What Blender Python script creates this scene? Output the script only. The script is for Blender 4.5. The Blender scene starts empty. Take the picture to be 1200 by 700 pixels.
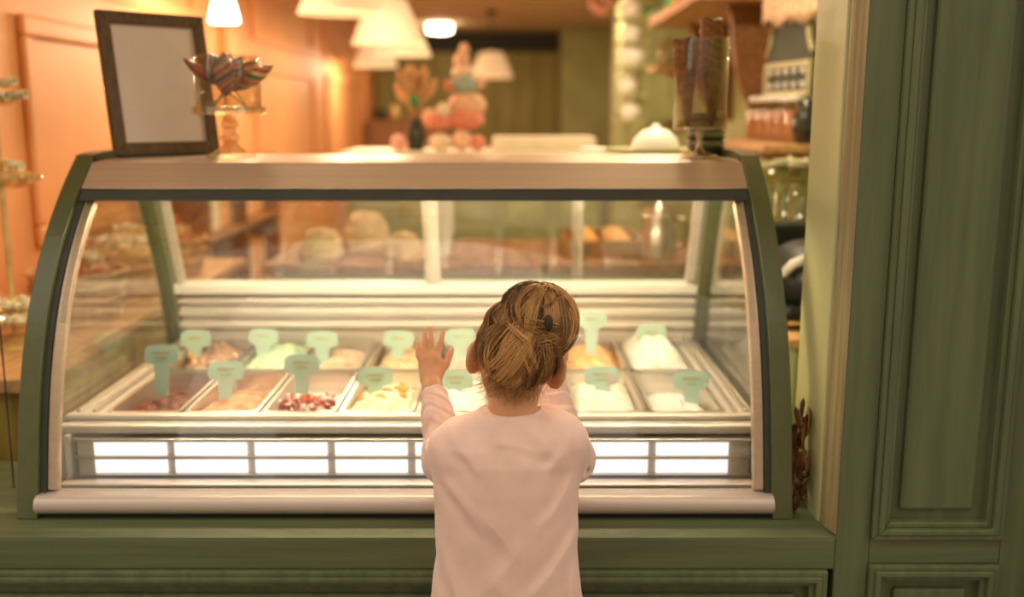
import bpy, bmesh, math, random
import numpy as np
from mathutils import Vector, Matrix, noise

# ------------------------------------------------------------------ camera, world, exposure
SC = bpy.context.scene
COL = SC.collection
FPX = 1170.0
PITCH = math.atan(220 / FPX)
CZ = 1.35
cam_d = bpy.data.cameras.new('camera')
cam_d.sensor_width = 36.0
cam_d.lens = 36.0 * FPX / 1200.0
cam_d.clip_start = 0.05
cam_d.dof.use_dof = True
cam_d.dof.focus_distance = 1.74
cam_d.dof.aperture_fstop = 1.5
cam = bpy.data.objects.new('camera', cam_d)
COL.objects.link(cam)
cam.location = (0, 0, CZ)
cam.rotation_euler = (math.pi / 2 - PITCH, 0, 0)
SC.camera = cam

world = bpy.data.worlds.new('world')
SC.world = world
world.use_nodes = True
wn = world.node_tree
bg = wn.nodes['Background']
bg.inputs['Color'].default_value = (1.0, 0.90, 0.74, 1)
bg.inputs['Strength'].default_value = 0.62
SC.view_settings.view_transform = 'Standard'
SC.view_settings.look = 'None'
SC.view_settings.gamma = 1.0
SC.view_settings.use_curve_mapping = False
SC.view_settings.exposure = 1.3
SC.cycles.use_denoising = True
SC.cycles.max_bounces = 10
SC.cycles.transparent_max_bounces = 32
SC.cycles.sample_clamp_indirect = 6.0
SC.cycles.caustics_reflective = False
SC.cycles.caustics_refractive = False

CP, SP = math.cos(PITCH), math.sin(PITCH)
def ray(x, y):
    u = (x - 600) / FPX; v = (350 - y) / FPX
    return Vector((u, CP + v * SP, -SP + v * CP))
def at(x, y, Y):
    d = ray(x, y); return d * (Y / d.y) + Vector((0, 0, CZ))

rnd = random.Random(7)
ORD = ['first', 'second', 'third', 'fourth', 'fifth', 'sixth', 'seventh', 'eighth', 'ninth', 'tenth']

# ------------------------------------------------------------------ materials
MATS = {}
def mat(name, col, rough=0.5, metal=0.0, var=0.0, scale=8.0, stretch=(1, 1, 1), bump=0.0, bscale=None,
        col2=None, coat=0.0, emit=0.0, ecol=None, sss=0.0, spec=0.5, sheen=0.0, detail=4.0, ramp=(0.35, 0.65)):
    m = bpy.data.materials.new(name); m.use_nodes = True
    nt = m.node_tree; N = nt.nodes; L = nt.links
    b = N['Principled BSDF']
    b.inputs['Base Color'].default_value = (*col, 1)
    b.inputs['Roughness'].default_value = rough
    b.inputs['Metallic'].default_value = metal
    b.inputs['Coat Weight'].default_value = coat
    b.inputs['Specular IOR Level'].default_value = spec
    b.inputs['Sheen Weight'].default_value = sheen
    if sss:
        b.inputs['Subsurface Weight'].default_value = sss
        b.inputs['Subsurface Radius'].default_value = (0.012, 0.005, 0.003)
        b.inputs['Subsurface Scale'].default_value = 1.0
    if emit:
        b.inputs['Emission Color'].default_value = (*(ecol or col), 1)
        b.inputs['Emission Strength'].default_value = emit
    if var or bump or col2:
        tc = N.new('ShaderNodeTexCoord'); mp = N.new('ShaderNodeMapping')
        mp.inputs['Scale'].default_value = stretch
        L.new(tc.outputs['Object'], mp.inputs['Vector'])
        nz = N.new('ShaderNodeTexNoise'); nz.inputs['Scale'].default_value = scale
        nz.inputs['Detail'].default_value = detail
        L.new(mp.outputs['Vector'], nz.inputs['Vector'])
        if var or col2:
            rp = N.new('ShaderNodeValToRGB')
            e = rp.color_ramp.elements
            e[0].position = ramp[0]; e[1].position = ramp[1]
            c2 = col2 or tuple(min(1, c * (1 + var)) for c in col)
            c1 = col if col2 else tuple(c * (1 - var) for c in col)
            e[0].color = (*c1, 1); e[1].color = (*c2, 1)
            L.new(nz.outputs['Fac'], rp.inputs['Fac'])
            L.new(rp.outputs['Color'], b.inputs['Base Color'])
        if bump:
            nb = nz
            if bscale:
                nb = N.new('ShaderNodeTexNoise'); nb.inputs['Scale'].default_value = bscale
                nb.inputs['Detail'].default_value = 3
                L.new(mp.outputs['Vector'], nb.inputs['Vector'])
            bm = N.new('ShaderNodeBump'); bm.inputs['Strength'].default_value = bump
            bm.inputs['Distance'].default_value = 0.004
            L.new(nb.outputs['Fac'], bm.inputs['Height'])
            L.new(bm.outputs['Normal'], b.inputs['Normal'])
    MATS[name] = m
    return m

def glass(name, tint=(0.97, 0.98, 0.96), base=0.045, rough=0.02, gcol=(1, 1, 1), top=1.0):
    """clear pane: transparent plus a Schlick mirror reflection"""
    m = bpy.data.materials.new(name); m.use_nodes = True
    nt = m.node_tree; N = nt.nodes; L = nt.links
    N.remove(N['Principled BSDF'])
    out = N['Material Output']
    tr = N.new('ShaderNodeBsdfTransparent'); tr.inputs['Color'].default_value = (*tint, 1)
    gl = N.new('ShaderNodeBsdfGlossy'); gl.inputs['Roughness'].default_value = rough
    gl.inputs['Color'].default_value = (*gcol, 1)
    lw = N.new('ShaderNodeLayerWeight'); lw.inputs['Blend'].default_value = 0.5
    pw = N.new('ShaderNodeMath'); pw.operation = 'POWER'; pw.inputs[1].default_value = 5.0
    ma = N.new('ShaderNodeMath'); ma.operation = 'MULTIPLY_ADD'
    ma.inputs[1].default_value = (1 - base) * top; ma.inputs[2].default_value = base
    mx = N.new('ShaderNodeMixShader')
    L.new(lw.outputs['Facing'], pw.inputs[0]); L.new(pw.outputs[0], ma.inputs[0])
    L.new(ma.outputs[0], mx.inputs['Fac'])
    L.new(tr.outputs[0], mx.inputs[1]); L.new(gl.outputs[0], mx.inputs[2])
    L.new(mx.outputs[0], out.inputs['Surface'])
    MATS[name] = m
    return m

def stripe_mat(name, cols, scale, axis='Z', spiral=0.0, rough=0.25):
    """hard coloured stripes along one local axis, spiral adds a twist"""
    m = bpy.data.materials.new(name); m.use_nodes = True
    nt = m.node_tree; N = nt.nodes; L = nt.links
    b = N['Principled BSDF']; b.inputs['Roughness'].default_value = rough
    b.inputs['Coat Weight'].default_value = 0.5
    tc = N.new('ShaderNodeTexCoord'); sp = N.new('ShaderNodeSeparateXYZ')
    L.new(tc.outputs['Object'], sp.inputs[0])
    at2 = N.new('ShaderNodeMath'); at2.operation = 'ARCTAN2'
    L.new(sp.outputs['X'], at2.inputs[0]); L.new(sp.outputs['Y'], at2.inputs[1])
    k = N.new('ShaderNodeMath'); k.operation = 'MULTIPLY'; k.inputs[1].default_value = spiral / (2 * math.pi)
    L.new(at2.outputs[0], k.inputs[0])
    ma = N.new('ShaderNodeMath'); ma.operation = 'MULTIPLY_ADD'; ma.inputs[1].default_value = scale
    L.new(sp.outputs[axis], ma.inputs[0]); L.new(k.outputs[0], ma.inputs[2])
    fr = N.new('ShaderNodeMath'); fr.operation = 'FRACT'
    L.new(ma.outputs[0], fr.inputs[0])
    rp = N.new('ShaderNodeValToRGB'); rp.color_ramp.interpolation = 'CONSTANT'
    el = rp.color_ramp.elements
    while len(el) < len(cols): el.new(0.5)
    for i, c in enumerate(cols):
        el[i].position = i / len(cols); el[i].color = (*c, 1)
    L.new(fr.outputs[0], rp.inputs['Fac']); L.new(rp.outputs['Color'], b.inputs['Base Color'])
    MATS[name] = m
    return m

GREEN = (0.116, 0.133, 0.059)
mat('green_v', GREEN, 0.55, var=0.16, scale=5, stretch=(9, 9, 0.5), bump=0.22, bscale=14, detail=6)
mat('green_h', GREEN, 0.52, var=0.14, scale=5, stretch=(0.5, 9, 9), bump=0.2, bscale=14, detail=6)
mat('green_pale', (0.38, 0.42, 0.19), 0.5, var=0.06, scale=3)
mat('jamb_lining', (0.48, 0.47, 0.22), 0.5, var=0.04, scale=2)
mat('jamb_tan', (0.30, 0.24, 0.11), 0.5, var=0.25, scale=5, stretch=(16, 16, .5), bump=0.2)
mat('case_green', (0.104, 0.113, 0.043), 0.34, var=0.06, scale=30, coat=0.15)
mat('champagne', (0.62, 0.45, 0.31), 0.42, metal=0.45, var=0.05, scale=4, stretch=(.3, 30, 30))
mat('rose_metal', (0.62, 0.50, 0.43), 0.38, metal=0.25, var=0.04, scale=4, stretch=(.3, 30, 30))
mat('black', (0.012, 0.013, 0.011), 0.5, var=0.1, scale=20)
mat('gasket', (0.05, 0.055, 0.04), 0.6, var=0.1, scale=20)
mat('steel', (0.72, 0.66, 0.58), 0.28, metal=0.85, var=0.05, scale=5, stretch=(.4, 14, 14))
mat('steel_soft', (0.78, 0.71, 0.62), 0.42, metal=0.5, var=0.05, scale=5, stretch=(.4, 10, 10))
mat('white_enamel', (0.86, 0.82, 0.75), 0.4, var=0.03, scale=10)
mat('cream', (0.83, 0.75, 0.56), 0.6, var=0.08, scale=9)
mat('white', (0.85, 0.82, 0.76), 0.45, var=0.04, scale=9)
mat('peach', (0.80, 0.36, 0.14), 0.6, var=0.05, scale=2.5)
mat('ceiling', (0.74, 0.52, 0.30), 0.8, var=0.06, scale=2)
mat('olive', (0.34, 0.29, 0.09), 0.6, var=0.18, scale=4, stretch=(10, 10, .6))
mat('olive_pale', (0.36, 0.36, 0.16), 0.6, var=0.1, scale=4)
mat('dark_band', (0.03, 0.03, 0.02), 0.7, var=0.1, scale=6)
mat('blocker_wall', (0.42, 0.36, 0.28), 0.85, var=0.12, scale=3)
mat('kraft', (0.66, 0.47, 0.27), 0.8, var=0.15, scale=14)
mat('tile', (0.32, 0.22, 0.13), 0.5, var=0.15, scale=3)
mat('paving', (0.25, 0.23, 0.20), 0.8, var=0.25, scale=12, bump=0.3)
mat('wood', (0.28, 0.12, 0.04), 0.5, var=0.3, scale=5, stretch=(10, 1, 10))
mat('wood_pale', (0.60, 0.34, 0.15), 0.5, var=0.2, scale=5, stretch=(10, 1, 10))
mat('frame_wood', (0.125, 0.066, 0.018), 0.45, var=0.28, scale=7, stretch=(20, 20, 3), bump=0.15)
mat('mat_board', (0.84, 0.69, 0.60), 0.5, var=0.035, scale=9)
mat('tag_green', (0.44, 0.60, 0.48), 0.55, var=0.05, scale=12)
mat('tag_print', (0.42, 0.42, 0.22), 0.6, var=0.1, scale=60)
mat('tag_sticker', (0.55, 0.47, 0.36), 0.6, var=0.1, scale=60)
mat('label_emit', (0.9, 0.9, 0.92), 0.4, var=0.02, scale=5, emit=0.42, ecol=(0.93, 0.93, 1.0))
mat('lamp_tube', (1, 1, 1), 0.5, var=0.001, emit=36.0, ecol=(1.0, 0.82, 0.56))
mat('shade', (0.80, 0.66, 0.46), 0.7, var=0.04, scale=30, emit=0.20, ecol=(1.0, 0.72, 0.40))
mat('shade_dim', (0.80, 0.62, 0.42), 0.7, var=0.04, scale=30, emit=0.17, ecol=(1.0, 0.60, 0.30))
mat('bulb', (1, 1, 1), 0.5, var=0.001, emit=8.0, ecol=(1.0, 0.80, 0.50))
mat('cord', (0.03, 0.02, 0.015), 0.6, var=0.1, scale=40)
mat('skin', (0.68, 0.325, 0.155), 0.5, var=0.06, scale=60, sss=0.25, bump=0.04, bscale=300)
mat('pink', (0.86, 0.565, 0.475), 0.85, var=0.03, scale=30, bump=0.12, bscale=900, sheen=0.2)
mat('denim', (0.06, 0.085, 0.14), 0.85, var=0.2, scale=200, bump=0.15)
mat('shoe', (0.6, 0.55, 0.5), 0.6, var=0.1, scale=40)
mat('eye', (0.85, 0.83, 0.8), 0.15, var=0.02, scale=40)
mat('iris', (0.06, 0.035, 0.015), 0.15, var=0.1, scale=90)
mat('lip', (0.55, 0.2, 0.16), 0.4, var=0.05, scale=50)
mat('hair_tie', (0.03, 0.016, 0.008), 0.7, var=0.2, scale=90)
mat('waffle', (0.30, 0.115, 0.032), 0.65, var=0.45, scale=90, bump=0.6, ramp=(.3, .7))
mat('candy_gold', (0.86, 0.62, 0.26), 0.25, metal=0.45, var=0.2, scale=30)
mat('candy_clear', (0.92, 0.80, 0.56), 0.15, metal=0.1, var=0.2, scale=30, coat=.6)
mat('candy_red', (0.62, 0.17, 0.08), 0.3, var=0.2, scale=30, coat=.5)
mat('candy_white', (0.88, 0.78, 0.64), 0.3, var=0.1, scale=30, coat=.5)
mat('leaf_brown', (0.20, 0.095, 0.025), 0.7, var=0.45, scale=18, bump=0.3)
mat('bowl_green', (0.10, 0.13, 0.07), 0.4, var=0.1, scale=20)
mat('bowl_cream', (0.62, 0.55, 0.38), 0.4, var=0.05, scale=20)
mat('jar_fill', (0.62, 0.26, 0.13), 0.6, var=0.3, scale=60)
mat('table_olive', (0.36, 0.26, 0.05), 0.6, var=0.25, scale=4, stretch=(8, 8, .6))
mat('plush_pink', (0.75, 0.26, 0.16), 0.9, var=0.15, scale=40, sheen=.3)
mat('plush_peach', (0.85, 0.52, 0.34), 0.9, var=0.1, scale=40, sheen=.3)
mat('plush_blue', (0.36, 0.47, 0.42), 0.9, var=0.1, scale=40, sheen=.3)
mat('plush_cream', (0.85, 0.70, 0.48), 0.9, var=0.1, scale=40, sheen=.3)
mat('plume', (0.62, 0.37, 0.17), 0.9, var=0.2, scale=30)
mat('vase_dark', (0.025, 0.03, 0.015), 0.3, var=0.1, scale=10)
mat('green_bright', (0.05, 0.32, 0.10), 0.6, var=0.2, scale=30)
mat('petal_red', (0.75, 0.12, 0.06), 0.6, var=0.2, scale=30)
mat('petal_pink', (0.9, 0.42, 0.33), 0.6, var=0.2, scale=30)
mat('petal_white', (0.8, 0.85, 0.62), 0.6, var=0.1, scale=30)
mat('chalkboard', (0.018, 0.032, 0.012), 0.6, var=0.15, scale=8)
mat('sage_frame', (0.45, 0.42, 0.23), 0.5, var=0.1, scale=8)
mat('lace', (0.75, 0.52, 0.35), 0.9, var=0.25, scale=60, bump=.5)
mat('jug_steel', (0.7, 0.6, 0.5), 0.25, metal=0.9, var=0.05, scale=6)
mat('lolly_red', (0.35, 0.08, 0.04), 0.3, var=0.3, scale=40, coat=.5)
stripe_mat('swirl_a', [(.60, .10, .04), (.80, .50, .2), (.02, .12, .14), (.7, .2, .06), (.02, .03, .06), (.8, .42, .10)], 22, spiral=2.0)
stripe_mat('swirl_b', [(.6, .08, .04), (.82, .52, .3), (.72, .2, .07), (.14, .06, .24), (.8, .35, .15)], 22, spiral=2.0)
stripe_mat('swirl_c', [(.75, .3, .08), (.12, .2, .06), (.85, .55, .2), (.5, .08, .04)], 20, spiral=2.0)
glass('pane', base=0.045)
glass('pane_side', base=0.06, tint=(0.96, 0.97, 0.93))
glass('ware', base=0.07, rough=0.04, tint=(0.90, 0.88, 0.80), top=1.0)
glass('pressed_glass', base=0.30, rough=0.16, tint=(0.88, 0.82, 0.68), gcol=(1, .93, .8), top=.7)
glass('ware_green', base=0.10, rough=0.05, tint=(0.86, 0.90, 0.74), top=0.8)

def ice(name, col, col2, scale=40, rough=0.45, bump=0.35):
    return mat(name, col, rough, col2=col2, scale=scale, bump=bump, bscale=120, sss=0.0)

# ------------------------------------------------------------------ mesh helpers
class MB:
    def __init__(self): self.v = []; self.f = []
    def add(self, vs, fs):
        o = len(self.v); self.v += [tuple(p) for p in vs]; self.f += [tuple(i + o for i in q) for q in fs]
        return self
    def box(self, x0, x1, y0, y1, z0, z1):
        vs = [(x, y, z) for z in (z0, z1) for y in (y0, y1) for x in (x0, x1)]
        return self.add(vs, [(0, 2, 3, 1), (4, 5, 7, 6), (0, 1, 5, 4), (2, 6, 7, 3), (0, 4, 6, 2), (1, 3, 7, 5)])
    def lathe(self, prof, c=(0, 0, 0), n=28, sx=1.0, sy=1.0):
        vs = []; fs = []
        for r, z in prof:
            for i in range(n):
                a = 2 * math.pi * i / n
                vs.append((c[0] + r * sx * math.cos(a), c[1] + r * sy * math.sin(a), c[2] + z))
        for j in range(len(prof) - 1):
            for i in range(n):
                k = (i + 1) % n
                fs.append((j * n + i, j * n + k, (j + 1) * n + k, (j + 1) * n + i))
        if prof[0][0] > 1e-5: fs.append(tuple(range(n - 1, -1, -1)))
        if prof[-1][0] > 1e-5: fs.append(tuple((len(prof) - 1) * n + i for i in range(n)))
        return self.add(vs, fs)
    def tube(self, pts, r, n=8):
        pts = [Vector(p) for p in pts]
        rs = r if isinstance(r, (list, tuple)) else [r] * len(pts)
        vs = []; fs = []
        up = Vector((0, 0, 1))
        for i, p in enumerate(pts):
            t = (pts[min(i + 1, len(pts) - 1)] - pts[max(i - 1, 0)]).normalized()
            a = t.cross(up)
            if a.length < 0.05: a = t.cross(Vector((1, 0, 0)))
            a.normalize(); b = t.cross(a)
            for k in range(n):
                th = 2 * math.pi * k / n
                vs.append(p + (a * math.cos(th) + b * math.sin(th)) * rs[i])
        for i in range(len(pts) - 1):
            for k in range(n):
                k2 = (k + 1) % n
                fs.append((i * n + k, i * n + k2, (i + 1) * n + k2, (i + 1) * n + k))
        fs.append(tuple(range(n - 1, -1, -1))); fs.append(tuple((len(pts) - 1) * n + k for k in range(n)))
        return self.add(vs, fs)
    def prism(self, poly, d, axis='X'):
        """poly of (a,b); extruded along axis between d[0], d[1]"""
        n = len(poly)
        def P(a, b, e):
            return {'X': (e, a, b), 'Y': (a, e, b), 'Z': (a, b, e)}[axis]
        vs = [P(a, b, d[0]) for a, b in poly] + [P(a, b, d[1]) for a, b in poly]
        fs = [tuple(range(n - 1, -1, -1)), tuple(range(n, 2 * n))]
        fs += [(i, (i + 1) % n, n + (i + 1) % n, n + i) for i in range(n)]
        return self.add(vs, fs)
    def strip(self, A, B, d, axis='X'):
        """band between two polylines A, B of (a,b), extruded along axis: a solid"""
        n = len(A)
        def P(a, b, e): return {'X': (e, a, b), 'Y': (a, e, b), 'Z': (a, b, e)}[axis]
        vs = [P(*A[i], e) for e in d for i in range(n)] + [P(*B[i], e) for e in d for i in range(n)]
        a0, a1, b0, b1 = 0, n, 2 * n, 3 * n
        fs = []
        for i in range(n - 1):
            fs += [(a0 + i, a0 + i + 1, a1 + i + 1, a1 + i), (b0 + i, b1 + i, b1 + i + 1, b0 + i + 1),
                   (a0 + i, b0 + i, b0 + i + 1, a0 + i + 1), (a1 + i, a1 + i + 1, b1 + i + 1, b1 + i)]
        for i in (0, n - 1): fs.append((a0 + i, a1 + i, b1 + i, b0 + i))
        return self.add(vs, fs)
    def sphere(self, c, r, n=16, m=10):
        r = r if isinstance(r, (tuple, list)) else (r, r, r)
        prof = [(math.sin(math.pi * j / m), -math.cos(math.pi * j / m)) for j in range(m + 1)]
        vs = []; fs = []
        for j in range(1, m):
            for i in range(n):
                a = 2 * math.pi * i / n
                vs.append((c[0] + r[0] * prof[j][0] * math.cos(a), c[1] + r[1] * prof[j][0] * math.sin(a), c[2] + r[2] * prof[j][1]))
        b = len(vs); vs += [(c[0], c[1], c[2] - r[2]), (c[0], c[1], c[2] + r[2])]
        for j in range(m - 2):
            for i in range(n):
                k = (i + 1) % n
                fs.append((j * n + i, j * n + k, (j + 1) * n + k, (j + 1) * n + i))
        for i in range(n):
            k = (i + 1) % n
            fs += [(b, k, i), ((m - 2) * n + i, (m - 2) * n + k, b + 1)]
        return self.add(vs, fs)
    def xform(self, M):
        self.v = [tuple(M @ Vector(p)) for p in self.v]; return self
    def mesh(self, name, smooth=False):
        me = bpy.data.meshes.new(name)
        me.from_pydata(self.v, [], self.f)
        bm = bmesh.new(); bm.from_mesh(me)
        bmesh.ops.recalc_face_normals(bm, faces=bm.faces); bm.to_mesh(me); bm.free()
        if smooth:
            for p in me.polygons: p.use_smooth = True
        me.update()
        return me
    def build(self, name, m, parent=None, smooth=False, bevel=0.0, seg=2, loc=None):
        return link(name, self.mesh(name, smooth), m, parent, bevel, seg, loc)

def link(name, me, m, parent=None, bevel=0.0, seg=2, loc=None):
    o = bpy.data.objects.new(name, me)
    if m is not None and len(me.materials) == 0: me.materials.append(MATS[m])
    COL.objects.link(o)
    if parent is not None:
        o.parent = parent
        # vertices are given in world space unless loc is set
        if loc is None: o.matrix_parent_inverse = parent_world(parent).inverted()
    if loc is not None: o.location = loc
    if bevel:
        md = o.modifiers.new('bevel', 'BEVEL'); md.width = bevel; md.segments = seg; md.limit_method = 'ANGLE'
        md.angle_limit = math.radians(40)
    return o
def parent_world(o):
    M = Matrix.LocRotScale(o.location, o.rotation_euler, o.scale)
    if o.parent is not None: M = parent_world(o.parent) @ o.matrix_parent_inverse @ M
    return M
def tag(o, label=None, cat=None, group=None, kind=None):
    if label: o['label'] = label
    if cat: o['category'] = cat
    if group: o['group'] = group
    if kind: o['kind'] = kind
    return o
def thing(name, label, cat, loc=(0, 0, 0), rz=0.0, group=None):
    o = bpy.data.objects.new(name, None); COL.objects.link(o)
    o.empty_display_size = 0.05
    o.location = loc; o.rotation_euler = (0, 0, rz)
    return tag(o, label, cat, group)
def local(name, mb, m, parent, smooth=False, bevel=0.0, seg=2, loc=(0, 0, 0), rot=None):
    """a part whose vertices are in its parent's own space"""
    o = mb.build(name, m, parent, smooth, bevel, seg, loc)
    if rot: o.rotation_euler = rot
    return o
def dup(o, parent=None):
    c = o.copy(); COL.objects.link(c)
    if parent is not None: c.parent = parent
    for ch in [k for k in bpy.data.objects if k.parent == o]:
        dup(ch, c)
    return c
def struct(name, mb, m, bevel=0.0, smooth=False):
    return tag(mb.build(name, m, None, smooth, bevel), kind='structure')

# ------------------------------------------------------------------ the setting
XL, XR, YB, ZC, YF = -1.60, 1.15, 12.0, 2.25, 1.80
OPR = 0.622          # right edge of the shop-front opening
LEDGE = 0.548
struct('wall_blocker', MB().box(-9, 9, -4.9, -4.5, 0, 6.5), 'blocker_wall')  # unseen facade across the street, added to block low light
struct('floor', MB().box(-9, 9, -4.9, YB + .2, -0.1, 0.0), 'paving')
ceil = struct('ceiling', MB().box(XL - .1, XR + .1, 2.03, YB + .1, ZC, ZC + .12), 'ceiling')
wl = struct('wall_left', MB().box(XL - .12, XL, 2.03, YB + .1, 0, ZC), 'peach')
wb = struct('wall_back', MB().box(XL, XR, YB, YB + .12, 0, ZC), 'olive')
wr = struct('wall_right', MB().box(XR, XR + .12, 2.03, YB + .1, 0, ZC), 'green_pale')

# moulded panel frames on the left wall
def wall_panel(y0, y1, z0, z1, w=0.07):
    o = MB()
    for k, (a, b, c, d) in enumerate(((y0, y1, z1 - w, z1), (y0, y1, z0, z0 + w), (y0, y0 + w, z0 + w, z1 - w), (y1 - w, y1, z0 + w, z1 - w))):
        MB().box(XL, XL + .028, a, b, c, d).build('panel_moulding', 'peach', wl, bevel=.012)
for a, b in ((2.25, 3.05), (3.32, 5.2), (6.3, 8.2), (8.7, 10.6)):
    wall_panel(a, b, 0.9, 1.66); wall_panel(a, b, 1.78, 2.15); wall_panel(a, b, 0.15, 0.8)
for y in (5.62, 10.9):
    MB().box(XL, XL + .05, y, y + .22, 0, ZC).build('pilaster', 'peach', wl, bevel=.01)
# planks of the back wall
x = XL; k = 0
while x < XR - .01:
    w = min(.235, XR - x)
    MB().box(x + .008, x + w - .008, YB - .03 - .012 * (k % 2), YB, 0, 2.02).build('plank', 'olive', wb, bevel=.006)
    x += w; k += 1
MB().box(XL, XR, YB - .06, YB, 2.03, ZC).build('cornice_band', 'dark_band', wb, bevel=.008)
# pale columns and a tall panel at the far right
tag(MB().box(.86, 1.15, 8.55, 8.85, 0, ZC).build('trim_1', 'jamb_lining', bevel=.02), kind='structure')
tag(MB().box(.55, 1.15, 11.2, 11.95, 0, ZC).build('trim_2', 'olive_pale', bevel=.02), kind='structure')

# ---- shop front: panelled green woodwork
wf = bpy.data.objects.new('wall_front', None); COL.objects.link(wf); tag(wf, 'green painted panelled wooden shop front around the display opening', kind='structure')
def wbox(name, m, *b, bevel=.003): return MB().box(*b).build(name, m, wf, bevel=bevel)
def panel_set(x0, x1, z0, z1):
    """sunk, moulded panel with a raised field in the plane y = YF"""
    y = YF
    mw = .022
    for a in range(3):      # stepped moulding
        i0 = a * mw * .5; i1 = mw * .55 + a * mw * .5
        proud = (.010, .014, .004)[a]
        X0, X1, Z0, Z1 = x0 + i0, x1 - i0, z0 + i0, z1 - i0
        t = mw * .55
        m4 = MB()
        m4.strip([(X0, Z0), (X1, Z0), (X1, Z1), (X0, Z1), (X0, Z0)],
                 [(X0 + t, Z0 + t), (X1 - t, Z0 + t), (X1 - t, Z1 - t), (X0 + t, Z1 - t), (X0 + t, Z0 + t)],
                 (y - proud, y + .03), 'Y')
        m4.build('moulding', 'green_v', wf, bevel=.003)
    e = mw * 1.55
    MB().box(x0 + e, x1 - e, y + .016, y + .03, z0 + e, z1 - e).build('panel_ground', 'green_v', wf)
    g = .055
    MB().box(x0 + g, x1 - g, y + .006, y + .022, z0 + g, z1 - g).build('raised_field', 'green_v', wf, bevel=.006)
PX0, PX1 = .688, .940
# right pier: stiles and rails round two panels
wbox('stile', 'green_v', OPR, PX0, YF, YF + .03, 0, 2.3)
wbox('stile', 'green_v', PX1, 1.30, YF, YF + .03, 0, 2.3)
wbox('rail', 'green_h', PX0, PX1, YF, YF + .03, .490, .542)
wbox('rail', 'green_h', PX0, PX1, YF, YF + .03, 0, .12)
wbox('rail', 'green_h', PX0, PX1, YF, YF + .03, 1.98, 2.3)
panel_set(PX0, PX1, .542, 1.98); panel_set(PX0, PX1, .12, .490)
wbox('pilaster', 'green_v', 1.02, 1.30, YF - .05, YF, 0, 2.3)
# apron below the opening
wbox('rail', 'green_h', -1.75, OPR, YF, YF + .03, .478, LEDGE - .006)
wbox('rail', 'green_h', -1.75, OPR, YF, YF + .03, 0, .1)
xs = [-1.75, .609]
for a, b in zip(xs[:-1], xs[1:]): panel_set(a + .012, b, .1, .478)
# back boarding of the front wall, header and left pier (outside the frame)
wbox('boarding', 'green_h', -1.62, OPR, YF + .031, YF + .06, 0, LEDGE - .008)
wbox('boarding', 'green_h', OPR, 1.14, YF + .031, YF + .06, 0, LEDGE - .012)
wbox('boarding', 'green_v', OPR + .02, 1.14, YF + .031, YF + .06, LEDGE - .01, 2.19)
wbox('boarding', 'green_v', -1.9, -1.62, YF, YF + .25, 0, 2.3)
wbox('header', 'green_h', -1.9, 1.30, YF, YF + .25, 2.2, 2.5)
wbox('boarding', 'green_v', 1.15, 1.30, YF + .06, YF + .25, 0, 2.3)
# bevelled sill and right jamb lining
MB().prism([(YF, LEDGE - .005), (YF + .062, LEDGE + .004), (YF + .075, LEDGE + .004), (YF + .40, LEDGE + .004), (YF + .40, LEDGE - .0058), (YF, LEDGE - .0058)], (-1.62, OPR), 'X').build('sill_board', 'green_h', wf, bevel=.002)
MB().prism([(OPR, YF), (OPR - .014, YF + .045), (OPR - .014, YF + .06), (OPR + .02, YF + .06)], (LEDGE, 2.2), 'Z').build('jamb_moulding', 'jamb_tan', wf, bevel=.002)
MB().prism([(OPR - .018, YF + .06), (OPR - .018, YF + .25), (OPR + .05, YF + .25), (OPR + .05, YF + .06)], (LEDGE, 2.2), 'Z').build('jamb_lining', 'jamb_lining', wf, bevel=.004)
MB().box(OPR + .05, 1.15, YF + .19, YF + .25, 0, 2.2).build('boarding', 'green_pale', wf)

# ------------------------------------------------------------------ the ice cream case
CF = [0.99151182, -1.80719967, 1.29991436, 1.53283453]
def profY(z): return ((CF[0] * z + CF[1]) * z + CF[2]) * z + CF[3]
CX0, CX1 = -.983, .557
case = thing('ice_cream_case', 'curved glass ice cream display case with green arched ends on the sill', 'display case', ((CX0 + CX1) / 2, 2.3, LEDGE))
BASEZ = LEDGE + .005
def arc(pts, n=24):
    """catmull-rom through pts"""
    out = []
    P = [Vector((a, b, 0)) for a, b in pts]
    P = [P[0] * 2 - P[1]] + P + [P[-1] * 2 - P[-2]]
    for i in range(1, len(P) - 2):
        for s in range(n):
            t = s / n
            q = 0.5 * (2 * P[i] + (P[i + 1] - P[i - 1]) * t + (2 * P[i - 1] - 5 * P[i] + 4 * P[i + 1] - P[i + 2]) * t * t
                       + (3 * P[i] - P[i - 1] - 3 * P[i + 1] + P[i + 2]) * t ** 3)
            out.append((q.x, q.y))
    out.append(pts[-1]); return out
front = [(profY(z), z) for z in np.linspace(BASEZ, 1.225, 26)]
outer = front + arc([(2.262, 1.243), (2.290, 1.254), (2.40, 1.258), (2.55, 1.254), (2.62, 1.235), (2.69, 1.10), (2.765, .93), (2.815, .75), (2.84, BASEZ)], 6)
def offset_in(poly, d):
    out = []
    for i, p in enumerate(poly):
        a = Vector(poly[max(i - 1, 0)]); b = Vector(poly[min(i + 1, len(poly) - 1)])
        t = (b - a).normalized(); n = Vector((t.y, -t.x))
        out.append((p[0] + n.x * d, p[1] + n.y * d))
    return out
inner = offset_in(outer, .052)
inner = [(a, max(b, BASEZ)) for a, b in inner]
for nm, x0, x1 in (('end_frame', CX0, CX0 + .040), ('end_frame', CX1 - .040, CX1)):
    MB().strip(outer, inner, (x0, x1), 'X').build(nm, 'case_green', case, bevel=.006, seg=3)
IX0, IX1 = CX0 + .040, CX1 - .040
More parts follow.
